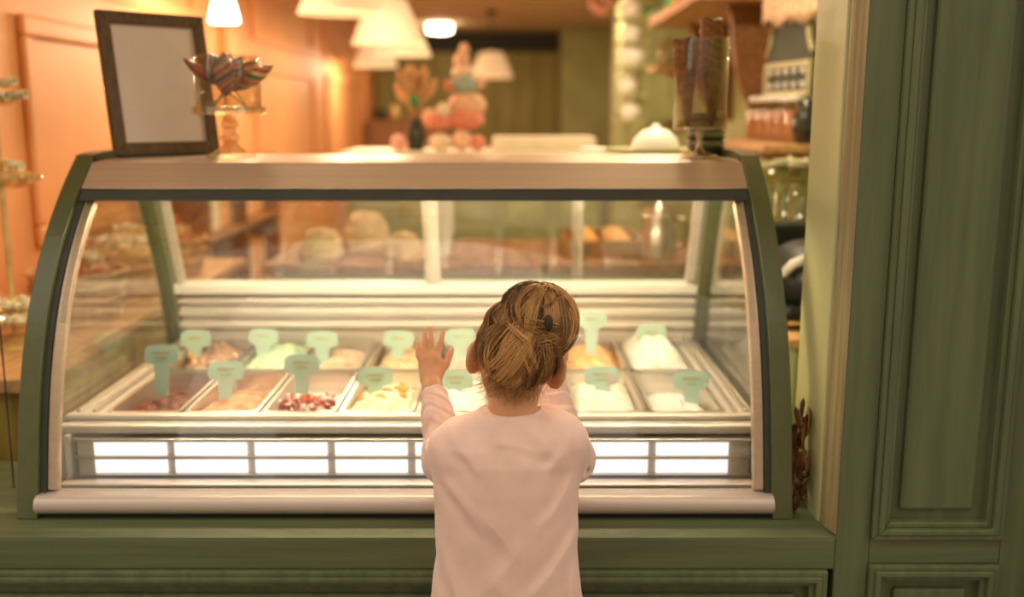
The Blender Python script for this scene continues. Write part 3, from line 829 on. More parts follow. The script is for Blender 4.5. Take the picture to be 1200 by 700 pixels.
# two-tier stand
sx, sy = -1.335, 2.62
t = thing('tiered_stand', 'three-tier gilt stand with glittering sweets on the olive table', 'stand', (sx, sy, .735))
pz = [at(10, 120, sy).z - .735, at(14, 216, sy).z - .735, .06]
local('pole', MB().tube([(0, 0, 0), (0, 0, pz[0] + .10)], .008, 8), 'candy_gold', t)
local('foot', MB().lathe([(0, 0), (.09, 0), (.09, .01), (.02, .025), (0, .03)], n=24), 'candy_gold', t)
for z, r in zip(pz, (.075, .10, .12)):
    local('tier_bowl', MB().lathe([(0, z - .012), (r * .5, z - .010), (r, z + .012), (r + .004, z + .020), (r, z + .020), (r * .5, z - .002), (0, z - .004)], n=28), 'ware', t, smooth=True)
local('finial', MB().sphere((0, 0, pz[0] + .11), .016, 12, 8), 'candy_gold', t, smooth=True)
for z, r, w in zip(pz, (.062, .085, .10), ('top', 'middle', 'lowest')):
    candies((sx, sy), r, ('candy_gold', 'candy_clear'), f'on the {w} tier of the stand', f'candies on the {w} tier', .735 + z, 2)
# baskets of sweets on the table
def basket(x, y, r, h, label, m='wood_pale'):
    t = thing('basket', label, 'basket', (x, y, .735), group='baskets on the sweets table')
    local('basket_wall', MB().lathe([(0, 0), (r * .8, 0), (r, h), (r - .008, h), (r * .8 - .008, .008), (0, .008)], n=24), m, t)
    for k in range(4):
        z = h * (.2 + .25 * k)
        rr = r * .8 + r * .2 * z / h
        pts = [(rr * 1.02 * math.cos(a), rr * 1.02 * math.sin(a), z + .004 * math.sin(a * 8 + k * 3)) for a in np.linspace(0, 2 * math.pi, 33)]
        local('woven_band', MB().tube(pts, .006, 6), m, t)
    return t
for j, (x, y, r, h, kinds, w) in enumerate((( -1.30, 2.95, .14, .15, ('candy_red', 'candy_white'), 'nearest the tiered stand'), (-1.30, 3.32, .15, .16, ('candy_gold', 'candy_white'), 'in the middle of the table'),
                                      (-1.30, 3.72, .15, .15, ('candy_red', 'candy_gold'), 'at the far end of the table'))):
    basket(x, y, r, h, f'woven pale basket of sweets {w}')
    candies((x, y), r * .72, kinds, f'in the basket {w}', f'candies in the basket {w}', .735 + h - .03, 3, 1.2)
# thin dark cord beside the case
tag(MB().tube([at(0, 385, 2.04) + Vector((-.07, 0, 2.198 - at(0, 385, 2.04).z)), at(0, 385, 2.04), at(6, 450, 2.04), at(12, 520, 2.04), at(17, 575, 2.04), Vector((at(18, 605, 2.04).x, 2.04, LEDGE + .006))] , .0016, 6).build('hanging_cord', 'cord', smooth=True), 'thin dark cord hanging down beside the green case end', 'cord')

# shelf rack with paper packs against the left wall, seen through the case
t = thing('wall_rack', 'dark wooden rack of paper packs against the peach wall', 'rack', (-1.45, 5.2, 0))
for y in (4.25, 4.9, 5.56): MB().box(-1.565, -1.30, y - .02, y + .02, 0, 1.12).build('upright', 'wood', t, bevel=.003)
for z in (.45, .78, 1.08): MB().box(-1.565, -1.30, 4.24, 5.58, z, z + .025).build('shelf_board', 'wood', t, bevel=.003)
for z in (.475, .805):
    for k in range(9):
        y = 4.34 + k * .14
        h = rnd.uniform(.14, .24); w = rnd.uniform(.05, .065)
        o = MB().prism([(-w, 0), (w, 0), (w * .9, h * .8), (w * .55, h), (-w * .55, h), (-w * .9, h * .8)], (-.05, .05), 'X').build('paper_pack', ('wood_pale', 'leaf_brown', 'cream', 'peach')[k % 4], bevel=.006)
        o.location = (-1.42, y, z + .0005)
        cw = ('tan', 'dark brown', 'cream', 'orange')[k % 4]
        tag(o, f'{cw} paper pack on the {"lower" if z < .6 else "upper"} board of the wooden rack', 'pack', f'{cw} packs on the {"lower" if z < .6 else "upper"} rack board')

# ------------------------------------------------------------------ behind the case: back counter
t = thing('back_counter', 'tan wooden back counter standing behind the ice cream case', 'counter', (-.05, 3.7, 0))
MB().box(-.85, .80, 3.35, 4.05, .80, .835).build('worktop', 'wood', t, bevel=.005)
MB().box(-.82, .77, 3.39, 4.02, .08, .80).build('cabinet_body', 'green_pale', t, bevel=.004)
MB().box(-.78, .73, 3.43, 4.0, 0, .08).build('plinth', 'black', t)
CT = .8355
# crumpled cream paper bags
def bag(px, w, h, Y, label, m='kraft', seed=1):
    p = at(px, 330, Y)
    mb = MB(); n = 14; vs = []; fs = []; rr = random.Random(seed)
    for j in range(9):
        z = h * j / 8
        s = (1, 1.08, 1.1, 1.06, 1.0, .95, .86, .74, .55)[j]
        for i in range(n):
            a = 2 * math.pi * i / n
            q = s * (1 + rr.uniform(-.07, .07))
            vs.append((w * q * math.cos(a), w * .7 * q * math.sin(a), z + (rr.uniform(-.01, .01) if j else 0)))
    for j in range(8):
        for i in range(n):
            k = (i + 1) % n; fs.append((j * n + i, j * n + k, (j + 1) * n + k, (j + 1) * n + i))
    fs += [tuple(range(n - 1, -1, -1)), tuple(8 * n + i for i in range(n))]
    o = mb.add(vs, fs).build('paper_bag', m)
    o.location = (p.x, Y, CT); return tag(o, label, 'paper bag', 'paper bags on the back counter')
bag(378, .075, .10, 3.50, 'crumpled cream paper bag at the end of the bag row', seed=1)
bag(430, .085, .145, 3.66, 'tall crumpled cream paper bag in the bag row', seed=2)
bag(474, .065, .09, 3.48, 'low cream paper bag beside the white cup stack', seed=3)
# stack of white cups
p = at(520, 330, 3.6)
for k in range(9):
    o = MB().lathe([(0, 0), (.028, 0), (.040, .085), (.042, .086), (.038, .085), (.026, .003), (0, .003)], n=24).build('paper_cup', 'white', smooth=False)
    o.location = (p.x, 3.6, CT + k * .014)
    tag(o, f'white paper cup, {ORD[8 - k]} from the top of the stack on the back counter', 'cup', 'nested white paper cups')
# steel jug
p = at(770, 330, 3.5)
t = thing('steel_jug', 'polished steel milk jug on the back counter', 'jug', (p.x, 3.5, CT))
local('body', MB().lathe([(0, 0), (.070, 0), (.072, .01), (.062, .10), (.055, .145), (.058, .165), (.055, .165), (.052, .145), (.058, .10), (0, .01)], n=28), 'jug_steel', t, smooth=True)
local('handle', MB().tube([(.055, 0, .14), (.095, 0, .145), (.105, 0, .09), (.09, 0, .045), (.064, 0, .04)], .007, 8), 'jug_steel', t, smooth=True)
local('lid', MB().lathe([(0, .166), (.056, .166), (.05, .18), (.012, .186), (.012, .20), (0, .202)], n=24), 'jug_steel', t, smooth=True)
# wooden tray with loaves
t = thing('wooden_tray', 'brown wooden tray of buns on the back counter', 'tray', (.33, 3.72, CT))
local('base', MB().box(-.14, .14, -.2, .2, 0, .012), 'wood', t, bevel=.003)
for x in (-.14, .13): local('side_wall', MB().box(x, x + .012, -.2, .2, .012, .06), 'wood', t, bevel=.003)
for y in (-.2, .188): local('end_wall', MB().box(-.128, .13, y, y + .012, .012, .06), 'wood', t, bevel=.003)
for k in range(6):
    o = MB().sphere((0, 0, .03), (.05, .045, .034), 16, 8).build('bread_bun', 'wafer', smooth=True)
    o.location = (.33 - .06 + .12 * (k % 2), 3.72 - .12 + .11 * (k // 2), CT + .016)
    tag(o, 'golden bread bun lying in the wooden tray', 'bun', 'buns in the wooden tray')

# ------------------------------------------------------------------ far counter with toy and vase
t = thing('service_counter', 'cream service counter before the olive plank wall', 'counter', (-.15, 4.6, 0))
FZ = at(600, 178, 4.35).z
MB().box(-.75, .42, 4.35, 4.85, FZ - .05, FZ - .0005).build('worktop', 'cream', t, bevel=.008)
MB().box(-.72, .39, 4.40, 4.82, .08, FZ - .05).build('cabinet_body', 'olive_pale', t, bevel=.004)
MB().box(-.69, .36, 4.43, 4.80, 0, .08).build('plinth', 'black', t)
def fy(px): return (px - 600) / FPX * 4.5
# a long cream box on the counter
o = MB().box(-.235, .235, -.12, .12, 0, .058).build('cake_box', 'cream', bevel=.01)
o.location = (.145, 4.66, FZ); tag(o, 'long low cream cake box on the far counter', 'box')
# plush toy, seated, in pastel clothes
t = thing('plush_toy', 'stacked pink and pastel plush rag doll sitting on the far counter', 'toy', (fy(540), 4.52, FZ))
U = 4.5 / FPX
def blob(name, m, x, z, rx, rz, ry=None, dy=0): return local(name, MB().sphere((x * U, dy, z * U), (rx * U, (ry or rx) * U, rz * U), 16, 10), m, t, smooth=True)
Z0 = 0
blob('foot', 'plush_cream', -22, 10, 14, 10, 16, -.05); blob('foot', 'plush_peach', 2, 12, 12, 12, 16, -.05); blob('foot', 'plush_pink', 20, 9, 10, 9, 12, -.04)
blob('leg', 'plush_pink', -24, 33, 18, 10, 14, -.03); blob('leg', 'plush_pink', 6, 36, 22, 13, 16, -.02)
blob('arm', 'plush_peach', -36, 38, 9, 10); blob('skirt', 'plush_peach', 8, 52, 22, 16, 18); blob('ruff', 'plush_cream', -18, 46, 9, 9, 9, -.06)
blob('vest', 'plush_blue', 5, 74, 16, 13); blob('hand', 'plush_peach', 22, 77, 7, 8); blob('hand', 'plush_pink', -12, 74, 7, 7)
blob('collar', 'plush_cream', 4, 88, 14, 8); blob('head', 'plush_peach', 2, 101, 9, 11, 9, 0); blob('hat', 'plush_peach', 5, 114, 6, 8)
# vase of dried plumes
t = thing('plume_vase', 'dark vase of dried tan plumes on the far counter', 'vase', (fy(488), 4.52, FZ)); t.scale = (.80, .80, .80)
local('vase_body', MB().lathe([(0, 0), (.045, 0), (.06, .05), (.055, .10), (.03, .15), (.035, .17), (.03, .17), (.025, .15), (0, .14)], n=24), 'vase_dark', t, smooth=True)
for k in range(16):
    a = -1.0 + 2.0 * k / 15
    dx = math.sin(a) * (.11 + .03 * rnd.random()); dz = .20 + .20 * math.cos(a * .9) + rnd.uniform(-0.022, .03)
    dy = rnd.uniform(-.06, .06)
    pts = [(0, 0, .14), (dx * .4, dy * .4, .14 + (dz - .10) * .55), (dx * .8, dy * .8, dz), (dx * 1.05, dy, dz + .06)]
    local('plume', MB().tube(pts, [.003, .006, .022, .004], 7), 'plume', t, smooth=True)
local('leaf_ball', MB().sphere((0, -.06, .27), (.026, .02, .036), 12, 8), 'green_bright', t, smooth=True)
o = MB().lathe([(0, 0), (.05, .005), (.065, .05), (.05, .105), (.02, .12), (0, .12)], n=20).build('pink_pot', 'petal_pink', smooth=True)
o.location = (fy(482) - .04, 4.43, FZ); o.scale = (.6, .6, .6); tag(o, 'rounded pink jar standing beside the dark plume vase', 'jar')
# low wooden cabinet by the far end of the peach wall
t = thing('low_cabinet', 'low brown cabinet below the furthest pendant lamp', 'cabinet', (-1.1, 10.9, 0))
MB().box(-1.5, -.78, 10.6, 11.3, .06, 1.22).build('cabinet_body', 'wood', t, bevel=.006)
MB().box(-1.52, -.76, 10.58, 11.32, 1.22, 1.26).build('cabinet_top', 'wood', t, bevel=.006)
for x in (-1.48, -1.13): MB().box(x, x + .33, 10.585, 10.60, .12, 1.16).build('cabinet_door', 'wood', t, bevel=.004)
MB().box(-1.46, -.82, 10.66, 11.26, 0, .06).build('plinth', 'black', t)
o = MB().lathe([(0, 0), (.05, 0), (.07, .06), (.05, .13), (.03, .16), (0, .16)], n=18).build('brass_pot', 'candy_gold', smooth=True)
o.location = (-1.25, 10.85, 1.2605); tag(o, 'small brass pot on the low brown cabinet', 'pot')
o = MB().lathe([(0, 0), (.06, 0), (.08, .05), (.07, .10), (0, .11)], n=18).build('black_pot', 'vase_dark', smooth=True)
o.location = (-1.40, 10.80, 1.2605); tag(o, 'small black pot on the low brown cabinet', 'pot')

# ------------------------------------------------------------------ right wall: cabinets, shelves and goods
RX = XR
# pale upper cabinet further back
t = thing('wall_cabinet', 'pale green wall cabinet on the right wall behind the cones', 'cabinet', (.98, 7.0, 1.3))
MB().box(.80, 1.149, 6.6, 7.9, 1.29, 2.15).build('cabinet_body', 'olive_pale', t, bevel=.006)
for y in (6.63, 7.27): MB().box(.785, .80, y, y + .60, 1.32, 2.12).build('cabinet_door', 'olive_pale', t, bevel=.005)
# small wooden shelf with a glass jar
t = thing('small_shelf', 'small pinkish wooden shelf on the right wall beside the cones', 'shelf', (.98, 6.0, 1.55))
p = at(778, 84, 5.6)
MB().box(p.x - .06, 1.149, 5.5, 5.85, p.z, p.z + .03).build('shelf_board', 'wood_pale', t, bevel=.004)
for y in (5.55, 5.78): MB().prism([(p.x + .02, p.z), (1.149, p.z), (1.149, p.z - .16)], (y, y + .02), 'Y').build('bracket', 'wood_pale', t)
o = thing('glass_jar', 'clear glass jar on the small pinkish shelf', 'jar', (p.x + .03, 5.64, p.z + .0305))
local('jar_body', MB().lathe([(0, 0), (.055, 0), (.06, .02), (.06, .11), (.045, .13), (.045, .14), (.041, .14), (.041, .13), (.055, .11), (.055, .02), (0, .006)], n=24), 'ware', o, smooth=True)
local('lid', MB().lathe([(0, .14), (.05, .14), (.05, .155), (.015, .16), (.015, .18), (0, .182)], n=20), 'ware', o, smooth=True)
# plate tower: white porcelain jars on a pale post
t = thing('corner_etagere', 'pale narrow shelf post with white porcelain jars near the far column', 'shelf', (.92, 7.1, 0))
ex, ey = at(738, 100, 6.3).x, 6.3
MB().box(ex - .012, ex + .012, ey + .11, ey + .14, 0, ZC - .01).build('post', 'jamb_lining', t, bevel=.004)
MB().box(ex - .13, ex + .13, ey - .11, ey + .15, 0, .03).build('foot', 'jamb_lining', t, bevel=.004)
for k, py in enumerate((141, 110, 78, 50, 22)):
    q = at(738, py, ey)
    MB().box(ex - .10, ex + .10, ey - .10, ey + .12, q.z - .012, q.z).build('tier_board', 'jamb_lining', t, bevel=.003)
    h = (.11, .10, .13, .11, .12)[k]; r = (.06, .055, .075, .06, .065)[k]
    o = MB().lathe([(0, 0), (r * .7, 0), (r, h * .35), (r * .95, h * .7), (r * .5, h * .9), (r * .2, h), (0, h)], n=20).build('porcelain_jar', 'white', smooth=True)
    o.location = (ex + (.01, -.01, .012, 0, -.008)[k], ey, q.z + .0005)
    tag(o, f'white porcelain jar on the {("lowest", "second", "third", "fourth", "top")[k]} tier of the pale shelf post', 'jar', 'porcelain jars on the shelf post')
# hanging flower clusters
for k, (px, py, Y, m, w) in enumerate(((704, 4, 6.9, 'petal_pink', 'pink'), (770, 12, 6.6, 'petal_white', 'white and green'), (797, 2, 5.85, 'petal_red', 'red'))):
    p = at(px, py, Y)
    t = thing('flower_cluster', f'{w} artificial flower cluster hanging from the ceiling', 'flowers', p)
    local('hanger', MB().tube([(0, 0, 0), (0, 0, ZC - p.z)], .004, 6), 'green_bright', t)
    for j in range(9):
        a = j * 2.4; r = .03 + .006 * j
        local('blossom', MB().sphere((r * math.cos(a), r * math.sin(a), -.02 + .03 * math.sin(j * 1.7)), (.034, .034, .028), 10, 6), m if j % 4 else ('green_bright' if k else m), t, smooth=True)
# brown wooden shelf with scrolled brackets
t = thing('bracket_shelf', 'brown wooden shelf with curved scroll brackets high on the right wall', 'shelf', (.98, 4.9, 1.9))
p = at(835, 12, 4.6)
zs = p.z
MB().box(.74, 1.149, 4.15, 5.6, zs, zs + .04).build('shelf_board', 'wood_pale', t, bevel=.006)
for y in (4.35, 5.3):
    outl = [(.90, zs), (1.149, zs), (1.149, zs - .50)]
    curve = [(1.149 - .05 - .17 * math.sin(a), zs - .47 + .42 * (1 - math.cos(a))) for a in np.linspace(0, math.pi / 2, 10)]
    MB().prism(outl + curve, (y, y + .05), 'Y').build('bracket', 'wood', t, bevel=.004)
o = MB().lathe([(0, 0), (.09, 0), (.12, .06), (.10, .10), (.05, .12), (0, .125)], n=24).build('ceramic_bowl', 'wood_pale', smooth=True)
o.location = (.92, 4.9, zs + .0405); tag(o, 'tan ceramic bowl on the bracket shelf', 'bowl')
# lace cloth hanging over a rod
t = thing('lace_cloth', 'pinkish lace cloth hanging in folds from the right wall', 'cloth', (1.1, 3.75, 1.75))
p0, p1 = at(893, 30, 3.95), at(956, 22, 3.55)
n = 40; vs = []; fs = []
for i in range(n + 1):
    u = i / n
    bx_ = p0.lerp(p1, u)
    off = .018 * math.sin(u * 26) + .008 * math.sin(u * 61)
    for j in range(9):
        v = j / 8
        z = bx_.z + .34 * v + (.014 * math.sin(u * 40) if j == 0 else 0)
        vs.append((bx_.x + off * (1 - .7 * v) + (.0), bx_.y + off * .4, z))
for i in range(n):
    for j in range(8): fs.append((i * 9 + j, (i + 1) * 9 + j, (i + 1) * 9 + j + 1, i * 9 + j + 1))
o = MB().add(vs, fs).build('fabric', 'lace', t, smooth=True)
md = o.modifiers.new('thick', 'SOLIDIFY'); md.thickness = .004
MB().tube([p0 + Vector((0, 0, .345)), p1 + Vector((0, 0, .345))], .008, 8).build('rod', 'wood', t)
MB().tube([p1 + Vector((0, 0, .345)), (RX, p1.y, p1.z + .345)], .008, 8).build('rod', 'wood', t)
# dark green sign with a rack of ten pale knobs
qa, qb = at(897, 114, 4.05), at(950, 104, 3.62)
t = thing('knob_rack', 'dark green scalloped wall board with ten pale knobs in a frame', 'rack', ((qa.x + qb.x) / 2, (qa.y + qb.y) / 2, qa.z))
ax = (qb - qa); ax.z = 0; Lk = ax.length; ax.normalize(); nrm = Vector((ax.y, -ax.x, 0));
if nrm.y > 0: nrm = -nrm
H = at(897, 30, 4.05).z - qa.z
M = Matrix(((ax.x, -nrm.x, 0, qa.x), (ax.y, -nrm.y, 0, qa.y), (0, 0, 1, qa.z), (0, 0, 0, 1)))
hh = H * .46
MB().box(.0, Lk, .005, .02, .0, hh).xform(M).build('back_board', 'chalkboard', t)
sc = [(.0, hh), (Lk, hh), (Lk, hh + H * .10), (Lk * .93, hh + H * .25), (Lk * .86, H), (Lk * .14, H), (Lk * .07, hh + H * .25), (0, hh + H * .10)]
MB().prism(sc, (.005, .02), 'Y').xform(M).build('crest', 'chalkboard', t)
for a_, b_ in ((sc[2], sc[3]), (sc[3], sc[4]), (sc[4], sc[5]), (sc[5], sc[6]), (sc[6], sc[7])):
    q = MB().tube([(a_[0], 0, a_[1]), (b_[0], 0, b_[1])], .010, 6).xform(M); q.build('edge_trim', 'sage_frame', t)
for b in ((0, Lk, 0, .022), (0, Lk, hh - .022, hh), (0, .022, .022, hh - .022), (Lk - .022, Lk, .022, hh - .022)):
    MB().box(b[0], b[1], -.012, .005, b[2], b[3]).xform(M).build('frame_bar', 'sage_frame', t, bevel=.003)
for r in range(2):
    for k in range(5):
        MB().sphere((.022 + (Lk - .044) * (k + .5) / 5, -.006, hh * (.32 + .38 * r)), .0115, 12, 8).xform(M).build('knob', 'white', t, smooth=True)
# jar shelf
p = at(905, 176, 3.75)
t = thing('jar_shelf', 'pale wooden shelf with a row of spice jars on the right wall', 'shelf', (1.0, 3.75, p.z))
MB().box(.86, 1.149, 3.45, 4.15, p.z, p.z + .03).build('shelf_board', 'wood_pale', t, bevel=.004)
for y in (3.55, 4.02): MB().prism([(.92, p.z), (1.149, p.z), (1.149, p.z - .12)], (y, y + .02), 'Y').build('bracket', 'wood_pale', t)
for k in range(5):
    q = at(884 + 11.5 * k, 170, 4.05 - .105 * k)
    o = thing('spice_jar', f'glass jar of red-brown sweets, {ORD[4 - k]} in the row counted from the dark pot', 'jar', (q.x, q.y, p.z + .0305), group='jars on the jar shelf')
    local('jar_body', MB().lathe([(0, 0), (.036, 0), (.038, .01), (.038, .12), (.026, .14), (.026, .15), (.023, .15), (.023, .14), (.035, .12), (.035, .01), (0, .004)], n=20), 'ware', o, smooth=True)
    local('filling', MB().lathe([(0, .005), (.033, .006), (.033, .11), (0, .115)], n=16), 'jar_fill', o, smooth=False)
    local('lid', MB().lathe([(0, .15), (.028, .15), (.028, .168), (0, .172)], n=16), 'white', o, smooth=False)
o = MB().lathe([(0, 0), (.04, 0), (.055, .05), (.05, .10), (.03, .12), (.04, .15), (0, .15)], n=20).build('dark_pot', 'vase_dark', smooth=True)
o.location = (at(945, 170, 3.52).x, 3.52, p.z + .0305); tag(o, 'dark green glazed pot at the end of the jar shelf', 'pot')
# serving shelf with dome and platter right behind the case top
p = at(770, 184, 3.1)
t = thing('serving_shelf', 'narrow pale serving shelf on posts behind the case top', 'shelf', (.45, 3.2, 0))
MB().box(.18, .69, 2.98, 3.34, p.z - .03, p.z).build('shelf_board', 'cream', t, bevel=.004)
for x in (.20, .66): MB().box(x, x + .015, 3.30, 3.315, 0, p.z - .03).build('post', 'steel', t)
for x in (.20, .66): MB().box(x, x + .015, 3.01, 3.025, 0, p.z - .03).build('post', 'steel', t)
SZ = p.z + .0005
o = MB().lathe([(0, 0), (.06, 0), (.14, .018), (.15, .024), (.14, .024), (.06, .008), (0, .008)], n=36).build('green_platter', 'olive_pale', smooth=True)
o.location = (at(762, 175, 3.15).x, 3.15, SZ); tag(o, 'pale green platter under the white dome', 'platter')
o = MB().lathe([(.078, 0), (.078, .01), (.066, .045), (.04, .07), (.014, .078), (.012, .088), (0, .09), (0, .075), (.036, .066), (.062, .042), (.073, 0)], n=32).build('white_dome', 'white', smooth=True)
o.location = (at(768, 175, 3.15).x, 3.15, SZ + .010); tag(o, 'white ceramic dome standing on the green platter', 'dome')
o = MB().lathe([(0, 0), (.03, 0), (.042, .025), (.038, .03), (0, .012)], n=24).build('small_white_dish', 'white', smooth=True)
o.location = (.25, 3.1, SZ); tag(o, 'small white dish left of the green platter', 'dish')

# right side counter seen in the gap beside the jamb
t = thing('side_counter', 'green side counter with wooden edge right of the case', 'counter', (.95, 3.0, 0))
MB().box(.70, 1.149, 2.45, 3.30, .76, .785).build('worktop', 'wood_pale', t, bevel=.003)
MB().box(.715, 1.149, 2.46, 3.30, .06, .76).build('cabinet_body', 'green_pale', t, bevel=.003)
MB().box(.73, 1.149, 2.50, 3.30, 0, .06).build('plinth', 'black', t)
# black coffee machine
t = thing('coffee_machine', 'black domed coffee machine on the side counter', 'coffee machine', (.88, 2.72, .7855))
MB().box(.715, .96, 2.55, 2.95, .7855, .84).build('base_box', 'black', t, bevel=.01)
q = MB().sphere((.815, 2.72, .90), (.115, .15, .105), 24, 14); q.build('dome_body', 'black', t, smooth=True)
for x, z in ((.745, .0), (.80, -.012)):
    MB().tube([(x - .03, 2.60, .925 + z), (x - .01, 2.585, .955 + z), (x + .02, 2.585, .968 + z), (x + .05, 2.60, .965 + z)], .013, 10).build('highlight_strip', 'white', t, smooth=True)  # white strips modelled in as highlights on the black dome
MB().box(.72, .95, 2.86, 2.95, .84, 1.03).build('tank', 'black', t, bevel=.012)
MB().box(.72, .955, 2.545, 2.551, .80, .81).build('trim_strip', 'candy_gold', t)
# green glass canisters on the machine side shelf
t = thing('canister_shelf', 'thin dark shelf carrying tall glass canisters above the coffee machine', 'shelf', (.95, 3.12, 1.04))
cz = at(925, 274, 3.12).z
MB().box(.78, 1.149, 2.98, 3.28, cz - .02, cz).build('shelf_board', 'black', t, bevel=.003)
for y in (3.02, 3.22): MB().prism([(.95, cz - .02), (1.149, cz - .02), (1.149, cz - .14)], (y, y + .02), 'Y').build('bracket', 'black', t)
for k, (px, Y, h) in enumerate(((905, 3.22, .20), (922, 3.12, .215), (940, 3.02, .215))):
    q = at(px, 270, Y)
    o = thing('glass_canister', ('slim tall glass canister at the far end of the dark shelf', 'tall greenish glass canister in the middle of the dark shelf', 'tall greenish glass canister next to the door jamb')[k], 'canister', (q.x, Y, cz + .0005), group='glass canisters')
    local('canister_body', MB().lathe([(0, 0), (.045, 0), (.047, .008), (.047, h), (.044, h), (.044, .01), (0, .006)], n=24), 'ware_green', o, smooth=True)
    local('filling', MB().lathe([(0, .008), (.042, .008), (.042, h * .75), (0, h * .77)], n=20), 'bowl_cream', o)
    local('lid', MB().lathe([(0, h), (.049, h), (.049, h + .015), (.012, h + .02), (0, h + .03)], n=24), 'sage_frame', o)
o = MB().sphere((0, 0, .02), .02, 14, 8).build('red_ball', 'petal_red', smooth=True)
o.location = (at(906, 262, 3.04).x, 3.04, cz + .0005); tag(o, 'small red fruit on the dark shelf beside the canisters', 'fruit')
# dried leaves in the gap
t = thing('dried_leaf_bundle', 'bundle of dried brown leaves between case and door jamb', 'dried leaves', (.58, 1.95, LEDGE + .004))
for k in range(34):
    z = LEDGE + .015 + .165 * (k / 33)
    Lf = rnd.uniform(.05, .09); wv = rnd.uniform(.010, .017)
    pts = []; n = 7
    b = Vector((.572 + rnd.uniform(-.004, .022), 1.915 + rnd.uniform(-.02, .05), z - .01))
    dirv = Vector((rnd.uniform(-.10, .14), rnd.uniform(-.3, .3), rnd.uniform(.3, 1))).normalized()
    side = Vector((rnd.uniform(.4, 1), rnd.uniform(-1, 1), 0)).normalized()
    vs = []; fs = []
    for i in range(n + 1):
        s = i / n; w = wv * math.sin(math.pi * (s * .92 + .04)); c0 = b + dirv * (Lf * s) + Vector((0, 0, -.02 * s * s))
        c0.x = min(max(c0.x, .564), .596); c0.y = min(max(c0.y, 1.885), 2.03); c0.z = max(c0.z, LEDGE + .008)
        e = side * w; e.x = max(-.006, min(.006, e.x))
        vs += [tuple(c0 - e), tuple(c0 + Vector((0, .004, .003))), tuple(c0 + e)]
    for i in range(n):
        for j in range(2): fs.append((i * 3 + j, i * 3 + j + 1, i * 3 + 4 + j, i * 3 + 3 + j))
    o = MB().add(vs, fs).build('leaf', 'leaf_brown', t, smooth=True)
    md = o.modifiers.new('thick', 'SOLIDIFY'); md.thickness = .0015
MB().tube([(.58, 1.94, LEDGE + .005), (.582, 1.94, LEDGE + .09), (.58, 1.945, LEDGE + .15)], .004, 6).build('stem', 'leaf_brown', t, smooth=True)

